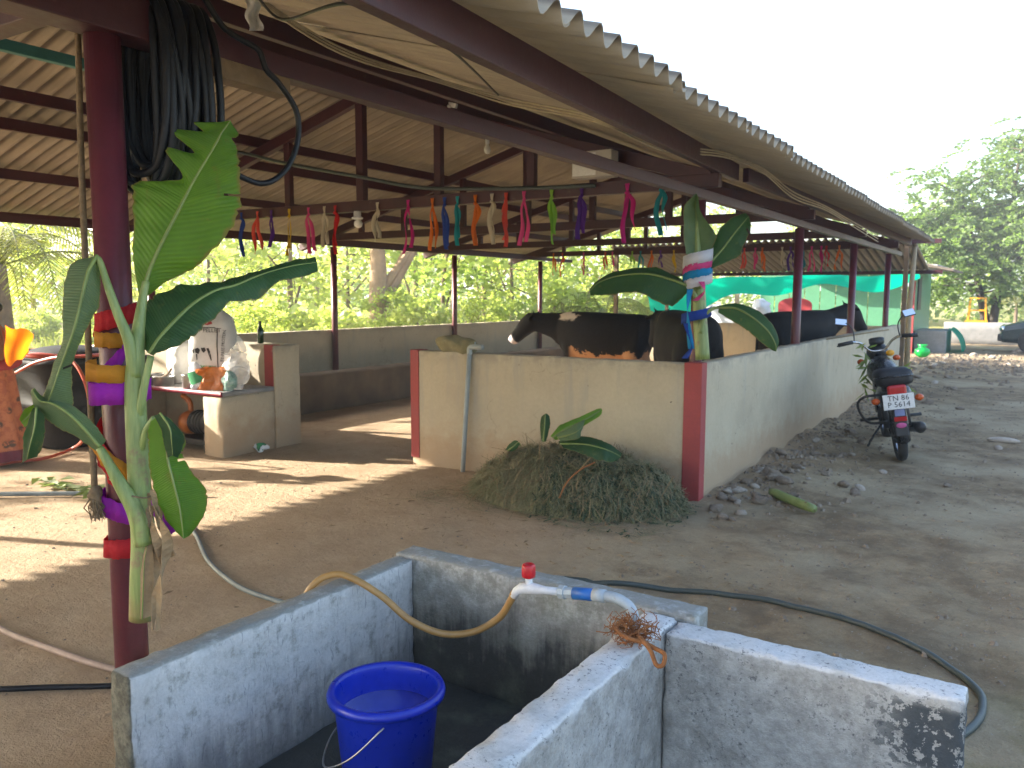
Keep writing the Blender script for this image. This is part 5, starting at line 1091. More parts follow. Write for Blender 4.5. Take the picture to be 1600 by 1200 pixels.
# ------------------------------------------------------------------ hoses, ropes, wires and lamps under the roof
mb = MB(); rr = random.Random(14)
cl = empty('hose_coil', (-2.2, 1.58, 2.40)); tag(cl, 'thick coil of black hose hung over the roof beam by the near post', 'hose')
for k in range(26):
    yk = -.11+.0072*k+rr.uniform(-.008, .008); W = rr.uniform(.06, .125); H = .55+rr.uniform(-.08, .04)*(1 if k > 2 else 1.2); ph = rr.uniform(-.03, .03)
    pts = []
    for i in range(21):
        a = 2*math.pi*i/20; sx = math.sin(a); cz = math.cos(a)
        pts.append(V((W*math.copysign(abs(sx)**.75, sx)+ph*(1-cz)*.5, yk+(.02 if i < 10 else -.0)+.02*math.sin(a*1+k)+.01*noise.noise(V((k, i*.4, 0))), .02-H/2*(1-cz)+(.0 if abs(sx) > .2 else 0))))
    MB().tube(curve(pts, 2), .0115, 7).build('loop', MAT['black_hose'], cl, smooth=True)
lp = [V((-2.12, 1.50, 2.50)), V((-2.12, 1.62, 2.46)), V((-2.12, 1.71, 2.37)), V((-2.12, 1.79, 2.345)), V((-2.12, 1.85, 2.33)), V((-2.12, 1.875, 2.28)), V((-2.12, 1.93, 2.245)), V((-2.12, 2.0, 2.17)), V((-2.12, 2.0, 2.07)), V((-2.12, 1.94, 1.97)), V((-2.12, 1.84, 1.92)), V((-2.12, 1.7, 1.95))]
tag(MB().tube(curve(lp, 6), .0095, 8).build('hose_loop', MAT['black_hose'], smooth=True), 'single loop of black hose hanging right of the coil', 'hose')
rp = [at(118, -30, 2.42), at(122, 60, 2.40), at(127, 250, 2.38), at(135, 450, 2.37), at(142, 640, 2.37), at(148, 765, 2.37)]
ro = MB().tube(curve(rp, 6), .009, 8).build('hanging_rope', MAT['rope'], smooth=True); tag(ro, 'brown rope hanging left of the near post with a frayed knot', 'rope')
c = at(149, 772, 2.36); kb = crumple(MB().ball(c, (.017, .017, .024), 14, 10).build('knot', MAT['rope'], ro, smooth=True), .012, 30, 2)
mb = MB(); rr = random.Random(3)
for k in range(40):
    p = c+V((rr.gauss(0, .007), rr.gauss(0, .007), -.01)); mb.tube([p, p+V((rr.gauss(0, .008), rr.gauss(0, .008), -.025)), p+V((rr.gauss(0, .011), rr.gauss(0, .011), -.05-rr.random()*.02))], [.0025, .002, .0012], 4)
mb.build('frayed_end', MAT['rope'], ro)
kt = at(116, 12, 2.40); crumple(MB().ball(kt, (.03, .03, .035), 14, 10).build('knot', MAT['rope'], ro, smooth=True), .02, 30, 5)
st = MB().tube(curve([at(200, 770, 2.23), at(184, 758, 2.245), at(170, 748, 2.27)], 4), .002, 5).tube(curve([at(206, 775, 2.17), at(226, 778, 2.17), at(238, 774, 2.2)], 4), .0022, 5).build('jute_string', MAT['rope']); tag(st, 'thin jute string tying the banana stem to the near post', 'string')
def wire(name, mat, pts, r, label, cat='wire', k=8, n=6): return tag(MB().tube(curve(pts, k), r, n).build(name, MAT[mat], smooth=True), label, cat)
for j in range(3):
    wire('cable', 'cable', [atX(x, y+5*j*(.3+.7*abs(math.sin(q*1.1))), X) for q, (x, y, X) in enumerate([(380, -22, -3.25), (470, 40, -3.25), (560, 86, -3.2), (680, 123, -3.15), (800, 155, -2.9), (905, 176, -2.3), (960, 196, -1.95), (1040, 226, -1.95), (1130, 238, -1.95), (1190, 262, -1.92), (1240, 300, -1.9), (1290, 322, -1.88), (1330, 345, -1.88), (1372, 368, -1.9)])], .006, ['upper', 'middle', 'lower'][j]+' cream cable of the bundle sagging under the roof edge')
wire('cable', 'black_cable', [atX(390, -20, -2.6), atX(440, 30, -2.7), atX(545, 5, -1.75), atX(640, 45, -1.8), atX(700, 75, -1.9), atX(740, 110, -2.4), atX(780, 150, -3.0)], .006, 'black cable crossing the roof underside near the beam')
wire('conduit', 'dark_hose', [atY(x, y, 5.99) for x, y in ((300, 225), (375, 238), (450, 256), (560, 276), (640, 291), (700, 295), (830, 294), (930, 290))], .017, 'dark green conduit sagging across the near truss', 'conduit')
def bulb(name, p, drop, label):
    root = empty(name, p); tag(root, label, 'lamp'); MB().tube([V((0, 0, drop)), V((0, 0, .05))], .003, 5).build('flex', MAT['black_cable'], root)
    MB().lathe([(.012, .0), (.018, .005), (.018, .05), (.01, .055)], 14).build('holder', MAT['white_plastic'], root, smooth=True)
    MB().lathe([(.013, .01), (.018, -.01), (.03, -.035), (.031, -.055), (.022, -.078), (.004, -.086)], 18).build('bulb', MAT['glass_bulb'], root, smooth=True); return root
bulb('hanging_bulb', (-4.34, 6.4, 2.93), .25, 'small bulb hanging on a flex behind the near truss')
lm = empty('lamp_fitting', (-5.6, 6.03, 2.335)); tag(lm, 'white lamp fitting with globe bulb under the middle of the near truss', 'lamp')
MB().lathe([(.03, .03), (.035, .02), (.035, -.02), (.055, -.03), (.055, -.04), (.03, -.05)], 18).build('holder', MAT['white_plastic'], lm, smooth=True); MB().ball((0.01, 0, -.09), .042, 16, 12).build('bulb', MAT['glass_bulb'], lm, smooth=True)
jb_ = MB().box((-2.99, 5.9, 2.575), (.34, .13, .2)).build('switch_box', MAT['cardboard'], bevel=.006); tag(jb_, 'pale grey electrical box hung on the near truss', 'box'); MB().box((-3.05, 5.832, 2.575), (.2, .008, .17)).build('cover', MAT['white_paint'], jb_, bevel=.003)
tl = empty('tube_light', (-4.95, 6.02, 3.36)); tag(tl, 'unlit tube light fixed along the near truss rafter', 'lamp')
tl_r = Matrix.Rotation(-TH, 3, 'Y'); MB().beam((-.4, -.01, .113), (.55, -.01, -.156), .03, .04).build('batten', MAT['white_paint'], tl); MB().tube([V((-.36, -.035, .085)), V((.5, -.035, -.16))], .012, 10).build('tube', MAT['glass_bulb'], tl, smooth=True)
cl_ = MB(); 
o = sheet_surf('torn_cloth', MAT['white_cloth'], lambda u, v_: tuple(at(382+22*u+6*v_+3*math.sin(v_*9), 0+48*v_, 2.9+.02*math.sin(u*7+v_*5))), 6, 10); tag(o, 'scrap of dirty white cloth hanging from the roof beam', 'cloth')

# ------------------------------------------------------------------ heap of cut grass at the front wall
rg = np.random.default_rng(5); HC = (-3.02, 5.42)
def heap_h(x, y):
    u = (x-HC[0]-.06)/.9; v_ = (y-HC[1]-.14)/.58; r2 = u*u+v_*v_
    h = .37*max(0, 1-r2)**.62*(1+.3*noise.noise(V((x*2.6, y*2.6, 1)))+.22*noise.noise(V((x*7, y*7, 3)))); u2 = (x+2.54)/.38; w2 = (y-5.55)/.4; h = max(h, .27*max(0, 1-u2*u2-w2*w2)**.7*(1+.3*noise.noise(V((x*5, y*5, 4))))); return h
core = MB(); nx_ = 44; ny_ = 30; core.v = []
for j in range(ny_+1):
    for i in range(nx_+1):
        x = -4.1+2.15*i/nx_; y = 4.78+1.17*j/ny_; hh = heap_h(x, y); core.v.append((x, y, hh-.045 if hh > .01 else -.04))
core.f = [(j*(nx_+1)+i, j*(nx_+1)+i+1, (j+1)*(nx_+1)+i+1, (j+1)*(nx_+1)+i) for j in range(ny_) for i in range(nx_)]
hp_ = core.build('grass_heap', MAT['cut_grass'], smooth=True); tag(hp_, 'heap of cut fodder grass against the front wall', 'grass heap')
def strands(n, xr, yr, L, w_, name, mat):
    V_ = []; F_ = []; c = 0
    while c < n:
        x = random.uniform(*xr); y = random.uniform(*yr); h = heap_h(x, y)
        if h < .015 and random.random() > .03: continue
        a = random.uniform(0, 6.283); l_ = L*random.uniform(.4, 1.3); p = V((x, y, max(.012, h+random.uniform(-.05, .02))))
        sx = (heap_h(x+.03, y)-h)/.03; sy = (heap_h(x, y+.03)-h)/.03; sx = max(-1.5, min(1.5, sx)); sy = max(-1.5, min(1.5, sy))
        d = V((math.cos(a), math.sin(a), 0)); d.z = d.x*sx+d.y*sy; d.normalize(); s_ = V((-d.y, d.x, random.uniform(-.6, .6))).normalized()*w_
        b = len(V_); bend = V((random.gauss(0, .5), random.gauss(0, .5), random.gauss(0.12, .35)))*l_
        for t in (-.5, 0, .5):
            q = p+d*(l_*t)+bend*(4*t*t-.3)*.35; q.z = max(q.z, .008); q.y = min(q.y, 5.945); V_ += [tuple(q-s_), tuple(q+s_)]
        F_ += [(b, b+1, b+3, b+2), (b+2, b+3, b+5, b+4)]; c += 1
    mb = MB(); mb.v = V_; mb.f = F_; o = mb.build(name, mat, hp_); o['kind'] = 'stuff'; return o
strands(17000, (-4.05, -2.0), (4.8, 5.93), .2, .0015, 'grass_strands', MAT['cut_grass'])
strands(5000, (-3.0, -2.0), (4.8, 5.93), .07, .006, 'cut_weeds', MAT['cut_green'])
strands(900, (-4.05, -2.1), (4.8, 5.9), .3, .0025, 'straw', MAT['dry_leaf'])
def heapleaf(label, rows, mat, seed):
    root = empty('banana_leaf', rows[0][1]); blade('leaf', rows, mat, root, seed, rib=.008); tag(root, label, 'leaf', 'banana leaves on the grass heap')
def HP(l, Y): return [atY(x, y, Y_-.24) for (x, y), Y_ in zip(l, Y)]
heapleaf('upright narrow banana leaf at the top left of the grass heap', [HP(r, y) for r, y in [([(846, 690), (849, 690), (853, 690)], (5.5, 5.5, 5.5)), ([(844, 670), (851, 668), (859, 668)], (5.6, 5.58, 5.6)), ([(846, 652), (852, 650), (859, 652)], (5.65, 5.62, 5.65)), ([(851, 647), (853, 646), (855, 647)], (5.66, 5.66, 5.66))]], MAT['banana_dark'], 31)
heapleaf('long green banana leaf pointing up right on the grass heap', [HP(r, y) for r, y in [([(860, 682), (864, 684), (868, 688)], (5.45, 5.45, 5.42)), ([(876, 664), (884, 670), (890, 684)], (5.5, 5.5, 5.45)), ([(905, 652), (910, 658), (915, 664)], (5.6, 5.6, 5.58)), ([(930, 640), (934, 644), (937, 650)], (5.7, 5.7, 5.7)), ([(939, 638), (940, 639), (941, 641)], (5.75, 5.75, 5.75))]], MAT['banana_fresh'], 32)
heapleaf('broad dark banana leaf drooping right on the grass heap', [HP(r, y) for r, y in [([(872, 690), (876, 694), (880, 700)], (5.5, 5.45, 5.4)), ([(905, 682), (910, 694), (915, 712)], (5.55, 5.45, 5.38)), ([(940, 688), (940, 700), (940, 720)], (5.55, 5.45, 5.4)), ([(962, 700), (960, 708), (956, 722)], (5.55, 5.5, 5.45)), ([(972, 708), (970, 714), (964, 720)], (5.55, 5.52, 5.5))]], MAT['banana_dark'], 33)
heapleaf('pale folded banana leaf at the centre of the grass heap', [HP(r, y) for r, y in [([(868, 680), (872, 684), (876, 690)], (5.4, 5.38, 5.36)), ([(882, 672), (888, 680), (892, 688)], (5.42, 5.38, 5.36)), ([(904, 660), (902, 674), (906, 684)], (5.45, 5.4, 5.38)), ([(914, 655), (912, 664), (908, 674)], (5.48, 5.46, 5.44))]], MAT['banana_back'], 34)
heapleaf('small curled banana leaf at the left of the grass heap', [HP(r, y) for r, y in [([(790, 702), (794, 704), (798, 706)], (5.4, 5.4, 5.4)), ([(796, 694), (802, 698), (806, 703)], (5.42, 5.4, 5.4)), ([(806, 688), (810, 691), (812, 695)], (5.44, 5.42, 5.42)), ([(813, 694), (814, 696), (812, 699)], (5.42, 5.42, 5.42))]], MAT['banana_dark'], 35)
stk = MB().tube(curve([atY(874, 778, 4.93), atY(885, 755, 4.95), atY(905, 735, 5.0), atY(930, 722, 5.06)], 5), [.006]*16, 6).build('dry_stalk', MAT['coir'], smooth=True); tag(stk, 'brown dry stalk arched over the front of the grass heap', 'stalk')

# ------------------------------------------------------------------ cows
def cow_mat(kind):
    m = NT('cow_hide_'+kind); co = m.coord('Object'); X, Y, Z = m.xyz(co); n1 = m.noise(co, 2.3, 4, .5); n2 = m.noise(co, 60, 3, .6)
    black = m.mix(m.ramp(n2, [(.3, 0.), (.7, 1.)]), (.008, .008, .009), (.02, .018, .017)); c = black
    if kind == 'pied':
        warp = m.math('MULTIPLY', m.math('SUBTRACT', m.noise(co, 4.5, 5, .6), .5), .7)
        belly = m.smooth(m.math('ADD', Z, warp), .80, .77); flank = m.math('MULTIPLY', belly, m.smooth(X, .02, .12)); flank = m.math('MULTIPLY', flank, m.smooth(X, 1.25, 1.18))
        c = m.mix(flank, c, (.42, .22, .11))
        sh = m.math('MULTIPLY', m.smooth(m.math('ADD', m.math('ABSOLUTE', m.math('SUBTRACT', X, 1.28)), warp), .1, .06), m.smooth(m.math('ADD', Z, m.math('MULTIPLY', warp, .3)), 1.2, 1.24)); c = m.mix(sh, c, (.6, .5, .4))
        face = m.math('MULTIPLY', m.smooth(X, 1.9, 1.94), m.smooth(m.math('ABSOLUTE', m.math('ADD', Y, m.math('MULTIPLY', warp, .15))), .14, .12)); face = m.math('MULTIPLY', face, m.smooth(m.math('ADD', Z, m.math('MULTIPLY', X, .9)), 2.93, 2.98))
        c = m.mix(face, c, (.72, .68, .64)); muz = m.smooth(m.math('ADD', X, m.math('MULTIPLY', Z, -.8)), 1.42, 1.46); c = m.mix(muz, c, (.5, .42, .4))
    m.col(c); m.rough(.75); m.b.inputs['Specular IOR Level'].default_value = .15; m.bump(n2, .002); return m.m
CM = {k: cow_mat(k) for k in ('pied', 'black')}
def cow(name, loc, rz, kind, label, head=0., s=1., turn=0.):
    root = empty(name, loc, rz); root.scale = (s, s, s); tag(root, label, 'cow', 'cows in the shed')
    mb = MB(); ST = [(-.02, 1.14, .06, .08), (.03, 1.10, .17, .2), (.15, 1.06, .245, .27), (.32, 1.02, .265, .32), (.6, .985, .30, .36), (.9, .98, .305, .375), (1.15, 1.0, .27, .36), (1.32, 1.03, .225, .33), (1.45, 1.07, .17, .27)]
    def ell(x, y, z, hw, hh, tilt=0., n=20):
        return [V((x+math.sin(tilt)*hh*math.sin(a), y+hw*math.copysign(abs(math.cos(a))**.85, math.cos(a)), z+math.cos(tilt)*hh*math.sin(a)*(1 if math.sin(a) > 0 else 1.02))) for a in [2*math.pi*k/n for k in range(n)]]
    mb.rings([ell(x, 0, z, w_, h) for x, z, w_, h in ST])
    mb.rings([ell(1.36, 0, 1.1, .15, .25, -.25), ell(1.55, turn*.3, 1.18+head*.3, .125, .2, -.3), ell(1.72, turn*.7, 1.25+head*.7, .11, .165, -.3), ell(1.88, turn, 1.30+head, .1, .14, -.1)])
    hx = 1.88; hz = 1.33+head; ty = turn
    mb.rings([ell(hx-.05, ty, hz+.0, .085, .1, .1), ell(hx+.02, ty, hz-.02, .125, .15, .5), ell(hx+.12, ty*1.1, hz-.1, .115, .14, .8), ell(hx+.22, ty*1.2, hz-.2, .09, .11, .85), ell(hx+.31, ty*1.3, hz-.29, .085, .095, .85), ell(hx+.38, ty*1.35, hz-.35, .07, .075, .85)])
    for s_ in (-1, 1):
        mb.ball((hx-.02, ty+s_*.15, hz+.02), (.04, .085, .035), rot=Matrix.Rotation(-.3*s_, 3, 'X'))
        mb.tube([V((hx-.03, ty+s_*.055, hz+.09)), V((hx-.04, ty+s_*.1, hz+.13)), V((hx-.01, ty+s_*.12, hz+.18))], [.025, .02, .012], 8)
        y = .145*s_
        mb.tube([V((1.25, y*.8, 1.02)), V((1.27, y*.9, .82)), V((1.24, y, .66)), V((1.26, y, .44)), V((1.25, y, .2)), V((1.25, y, .08)), V((1.27, y, -.0))], [.12, .11, .085, .058, .04, .05, .058], 12)
        mb.tube([V((.2, y*.6, 1.06)), V((.24, y*.85, .84)), V((.24, y*1.0, .68)), V((.1, y, .52)), V((.06, y, .44)), V((.1, y, .2)), V((.11, y, .07)), V((.13, y, 0))], [.16, .165, .125, .075, .055, .042, .05, .058], 12)
    mb.ball((.38, 0, .66), (.15, .13, .11)); mb.tube([V((1.36, 0, .85)), V((1.52, 0, .9)), V((1.66, 0, 1.05))], [.05, .045, .03], 8)
    remesh(mb, 'body', CM[kind], root, .026, 9)
    tl_ = MB().tube(curve([V((-.01, 0, 1.2)), V((-.08, .01, 1.1)), V((-.1, .02, .8)), V((-.09, .02, .5))], 5), [.028-.0012*i for i in range(16)], 8).build('tail', CM['black'], root, smooth=True)
    MB().ball((-.09, .02, .42), (.03, .03, .12)).build('tail_tuft', MAT['hair'], tl_, smooth=True)
    for s_ in (-1, 1): MB().ball((hx+.09, ty+s_*.085, hz+.0), .016).build('eye', MAT['black_plastic'], root, smooth=True)
    MB().tube([V((1.62, ty*.35+.11*math.cos(a), 1.2+head*.35+.175*math.sin(a))) for a in [2*math.pi*k/20 for k in range(21)]], .008, 6).build('collar_rope', MAT['rope'], root)
    return root
cow('cow', (-4.5, 10.75, 0), math.pi+.04, 'pied', 'black and white cow standing side-on, facing left', -.1, .98, .1)
cow('cow', (-2.98, 8.5, 0), 2.2, 'black', 'black cow seen from behind in front of the corner post', -.1, 1.03)
cow('cow', (-3.35, 12.0, 0), 1.13, 'black', 'dark cow with its head raised over the long side wall', .02, 1.0, -.05)

# ------------------------------------------------------------------ moped
mo = empty('moped', (-1.04, 8.66, gh(-1.04, 8.66))); mo.rotation_euler = (0, -.165, .24); mo.scale = (1.12, 1.12, 1.12); tag(mo, 'black moped with white number plate parked beside the long wall', 'moped')
RX90 = Matrix.Rotation(math.pi/2, 3, 'Y')
def wheel(y):
    w_ = empty('wheel', (0, y, .275)); w_.parent = mo
    MB().lathe([(.215, -.03), (.25, -.04), (.268, -.03), (.275, -.012), (.275, .012), (.268, .03), (.25, .04), (.215, .03)], 40, rot=RX90, cap0=False, cap1=False).build('tyre', MAT['tyre'], w_, smooth=True)
    MB().lathe([(.2, -.028), (.222, -.03), (.214, 0), (.222, .03), (.2, .028), (.206, 0)], 36, rot=RX90, cap0=False, cap1=False).build('rim', MAT['chrome'], w_, smooth=True)
    MB().lathe([(.02, -.06), (.055, -.045), (.06, .04), (.02, .06)], 18, rot=RX90).build('hub', MAT['dark_metal'], w_, smooth=True)
    sp_ = MB()
    for k in range(24):
        a = 2*math.pi*k/24; b = a+(.5 if k % 2 else -.5); s_ = .03 if k % 4 < 2 else -.03; sp_.tube([V((s_, .055*math.cos(b), .055*math.sin(b))), V((0, .21*math.cos(a), .21*math.sin(a)))], .0016, 4)
    sp_.build('spokes', MAT['chrome'], w_); return w_
wheel(0); wheel(1.19)
def mp_(name, mb, mat, smooth=True, parent=mo, bevel=0): return mb.build(name, MAT[mat], parent, smooth=smooth, bevel=bevel)
def arc(y, z, r, a0, a1, n): return [(y+r*math.cos(a0+(a1-a0)*i/n), z+r*math.sin(a0+(a1-a0)*i/n)) for i in range(n+1)]
def fender(yc, a0, a1, wd):
    mb = MB()
    for (y, z) in arc(yc, .275, .315, a0, a1, 14):
        ny = (y-yc)/.315; nz = (z-.275)/.315
        for t in range(7):
            q = -1+2*t/6; mb.v.append((wd*q, y-ny*.05*q*q, z-nz*.05*q*q))
    mb.f = [(i*7+t, i*7+t+1, (i+1)*7+t+1, (i+1)*7+t) for i in range(14) for t in range(6)]
    o = mb.build('fender', MAT['black_paint'], mo, smooth=True); o.modifiers.new('s', 'SOLIDIFY').thickness = .004
fender(0, math.radians(40), math.radians(195), .06); fender(1.19, math.radians(-10), math.radians(150), .055)
mp_('frame', MB().tube(curve([V((0, 1.0, .86)), V((0, .86, .62)), V((0, .7, .38)), V((0, .45, .32)), V((0, .2, .42)), V((0, .0, .6)), V((0, -.12, .64))], 5), .035, 10), 'black_paint')
for s_ in (-1, 1):
    mp_('fork', MB().tube([V((s_*.06, 1.19, .275)), V((s_*.06, 1.06, .72)), V((s_*.05, 1.0, .9))], .018, 10), 'chrome')
    mp_('shock_absorber', MB().tube([V((s_*.085, .0, .29)), V((s_*.085, .06, .6))], .026, 10), 'dark_metal')
    mp_('footrest', MB().tube([V((s_*.08, .55, .3)), V((s_*.26, .55, .3))], .014, 8), 'black_plastic')
mp_('engine', MB().lathe([(.06, -.1), (.1, -.08), (.105, -.06), (.085, -.055), (.105, -.03), (.085, -.02), (.105, .0), (.085, .01), (.1, .05), (.05, .1)], 18, (0, .52, .32), Matrix.Rotation(math.pi/2, 3, 'X')), 'dark_metal', False)
mp_('exhaust', MB().tube(curve([V((.06, .62, .3)), V((.13, .5, .22)), V((.14, .25, .24)), V((.15, .05, .27)), V((.16, -.2, .3))], 5), [.018]*8+[.045]*10+[.04, .05, .03], 14), 'dark_metal')
mp_('chain_case', MB().beam((-.06, .02, .28), (-.06, .5, .31), .02, .1), 'black_paint', False, bevel=.008)
# fuel tank, side panels, seat
R = []
for y, zc, w_, h in [(.5, .66, .07, .06), (.6, .68, .12, .1), (.75, .71, .14, .12), (.9, .74, .12, .11), (.98, .76, .06, .06)]: R.append([V((w_*math.cos(a), y, zc+h*math.sin(a))) for a in [2*math.pi*k/20 for k in range(20)]])
mp_('fuel_tank', MB().rings(R), 'black_paint')
R = []
for y, zc, w_, h in [(-.26, .6, .08, .06), (-.2, .59, .125, .1), (.1, .56, .135, .12), (.3, .54, .11, .12), (.48, .55, .06, .08)]: R.append([V((w_*math.copysign(abs(math.cos(a))**.7, math.cos(a)), y, zc+h*math.sin(a))) for a in [2*math.pi*k/20 for k in range(20)]])
mp_('side_panel', MB().rings(R), 'black_paint')
R = []
for y, zc, w_, h in [(-.27, .735, .1, .05), (-.23, .74, .145, .075), (0, .74, .15, .07), (.2, .725, .14, .055), (.42, .72, .11, .05), (.52, .725, .06, .035)]: R.append([V((w_*math.copysign(abs(math.cos(a))**.55, math.cos(a)), y, zc+h*math.copysign(abs(math.sin(a))**.6, math.sin(a)))) for a in [2*math.pi*k/24 for k in range(24)]])
seat = mp_('seat', MB().rings(R), 'rexine'); MB().box((-.0, -.262, .745), (.11, .006, .03)).build('seat_badge', MAT['grey_hose'], seat)
# tail: lamp, plate, stickers, indicators
mp_('tail_lamp', MB().box((0, -.31, .645), (.145, .07, .085)), 'red_lens', False, bevel=.018)
pl = mp_('number_plate', MB().box((0, -.352, .555), (.235, .006, .125)), 'white_paint', False, bevel=.004)
for tx, z in (('TN 86', .583), ('P 5614', .53)):
    text_on(tx, .062, lambda x, y, z=z: V((x, -.3565, z+y)), MAT['ink'], pl)
mp_('plate_bracket', MB().beam((0, -.3, .66), (0, -.34, .5), .05, .01), 'black_plastic', False)
mp_('rear_mudguard', MB().beam((0, -.30, .52), (0, -.325, .26), .10, .02, (0, 1, 0)), 'black_plastic', False, bevel=.008)
mp_('sticker', MB().box((0, -.332, .46), (.075, .004, .055), Matrix.Rotation(.1, 3, 'X')), 'blue_ink', False); mp_('reflector', MB().box((0, -.336, .408), (.095, .006, .035), Matrix.Rotation(.1, 3, 'X')), 'red_lens', False); mp_('sticker', MB().ball((0, -.34, .355), (.04, .003, .022)), 'pink_ink')
for s_ in (-1, 1):
    mp_('indicator_stem', MB().tube([V((s_*.06, -.27, .57)), V((s_*.14, -.27, .565))], .008, 6), 'black_plastic'); mp_('rear_indicator', MB().ball((s_*.165, -.275, .563), (.035, .03, .028)), 'orange_lens')
    mp_('front_indicator', MB().ball((s_*.16, 1.02, .8), (.035, .03, .028)), 'orange_lens')
# saree guard on the left, side stand, grab rail
mp_('side_guard', MB().tube(curve([V((-.1, -.16, .60)), V((-.24, -.17, .60)), V((-.3, -.15, .54)), V((-.27, -.12, .42)), V((-.2, -.1, .36)), V((-.08, -.08, .36))], 6), .011, 8), 'dark_metal')
mp_('side_stand', MB().tube([V((-.06, .45, .3)), V((-.2, .4, .13)), V((-.29, .34, -.0))], .011, 8), 'black_paint')
mp_('grab_rail', MB().tube(curve([V((-.13, .0, .72)), V((-.14, -.25, .75)), V((0, -.34, .76)), V((.14, -.25, .75)), V((.13, 0, .72))], 6), .009, 8), 'black_paint')
# steering: headlamp, handlebar, grips, levers, mirrors
mp_('headlamp', MB().ball((0, 1.06, .87), (.1, .09, .1), 18, 12), 'black_plastic'); mp_('meter', MB().lathe([(.06, 0), (.07, .02), (.07, .06), (.05, .07)], 18, (0, .98, .95)), 'black_plastic')
mp_('handlebar', MB().tube(curve([V((-.34, .86, 1.0)), V((-.22, .9, 1.01)), V((-.14, .95, .98)), V((-.06, .98, .9)), V((.06, .98, .9)), V((.14, .95, .98)), V((.22, .9, 1.01)), V((.34, .86, 1.0))], 5), .012, 10), 'chrome')
mp_('crossbar', MB().tube([V((-.45, .93, 1.07)), V((0, .96, 1.08)), V((.12, .95, 1.08))], .007, 6), 'bamboo')
for s_ in (-1, 1):
    mp_('grip', MB().tube([V((s_*.22, .9, 1.01)), V((s_*.35, .855, 1.0))], .019, 10), 'black_plastic')
    mp_('brake_lever', MB().tube(curve([V((s_*.2, .93, 1.0)), V((s_*.28, .95, .99)), V((s_*.36, .94, .985))], 4), .006, 6), 'black_plastic')
    ms = mp_('mirror_stem', MB().tube(curve([V((s_*.2, .91, 1.02)), V((s_*.2, .93, 1.12)), V((s_*.24, .9, 1.19)), V((s_*.27, .9, 1.2))], 5), .006, 6), 'black_plastic')
    mr = Matrix.Rotation(.32, 3, 'Z') @ Matrix.Rotation(-.5, 3, 'X') @ Matrix.Rotation(.3 if s_ < 0 else -.1, 3, 'Y')
    MB().box((s_*.30, .905, 1.215), (.12, .018, .075), mr).build('mirror_shell', MAT['black_plastic'], ms, bevel=.012); MB().box(V((s_*.30, .905, 1.215))+mr @ V((0, -.0115, 0)), (.104, .003, .062), mr).build('mirror_glass', MAT['mirror'], ms)
mp_('yellow_marker', MB().ball((.1, .92, .86), (.04, .03, .03)), 'yellow_paint')
lv = MB(); rr = random.Random(21)
for k in range(34):
    sx = -1 if k < 24 else 1; p = V((sx*.13+rr.gauss(0, .03), .85+rr.gauss(0, .05), .98-.02*k if k < 24 else .62+rr.gauss(0, .06))); d = V((rr.gauss(0, .4)-(.1 if sx < 0 else -.4), rr.gauss(0, .3)-.3, rr.gauss(-.3, .5))).normalized(); L = rr.uniform(.1, .2); s_ = d.cross(V((rr.gauss(0, 1), rr.gauss(0, 1), rr.gauss(0, 1)))).normalized()*.015
    lv.add([p-d*.02, p+d*L*.5+s_, p+d*L, p+d*L*.5-s_], [(0, 1, 2, 3)])
o = lv.build('festive_leaves', MAT['leaf_b'], mo)

# ------------------------------------------------------------------ stones, gravel and bits on the yard
protos = []
for k in range(6):
    mb = MB().ball((0, 0, 0), (1, .8, .62), 14, 10); o = mb.build('stone', MAT['stone'] if k % 3 else MAT['stone_pale'], smooth=(k % 2 == 0))
    for v_ in o.data.vertices: v_.co *= 1+.38*noise.noise(v_.co*1.3+V((k*7, 0, 0)))+.12*noise.noise(v_.co*3.6+V((k*3, 0, 0)))
    protos.append(o)
ru = [0]*6; rr = random.Random(31)
spots = [(1120, 775, .055), (1205, 760, .09), (1226, 764, .1), (1150, 745, .06), (1318, 765, .08), (1336, 772, .07), (1345, 765, .06), (1345, 700, .06), (1450, 632, .1), (1438, 560, .1), (1210, 725, .07), (1245, 712, .06), (1180, 770, .05), (1290, 752, .06), (1300, 690, .07), (1275, 700, .06), (1500, 640, .07), (1490, 610, .09), (1460, 600, .1), (1540, 575, .1), (1500, 568, .12), (1470, 570, .13), (1560, 563, .11), (1590, 552, .2), (1520, 556, .12), (1445, 580, .12), (1430, 590, .1), (1575, 570, .1), (1480, 590, .09), (1150, 790, .04), (1560, 700, .06), (1480, 760, .05), (1430, 700, .05), (1380, 740, .05), (1240, 780, .05), (1165, 762, .07), (1190, 745, .06), (1330, 680, .08), (1310, 720, .05), (1550, 560, .12), (1585, 575, .1), (1425, 575, .14), (1455, 572, .1)]
rs_ = random.Random(77)
for _ in range(34):          # rubble at the foot of the wall
    t = rs_.random()**1.4; bx = 1112+250*t; by = 775-125*t+rs_.gauss(8, 12); spots.append((round(bx+abs(rs_.gauss(0, 26)), 1), round(by+10, 1), round(rs_.uniform(.03, .075), 4)))
o1 = sorted([q for q in spots if q[1] > 606]); o2 = sorted([q for q in spots if q[1] <= 606])
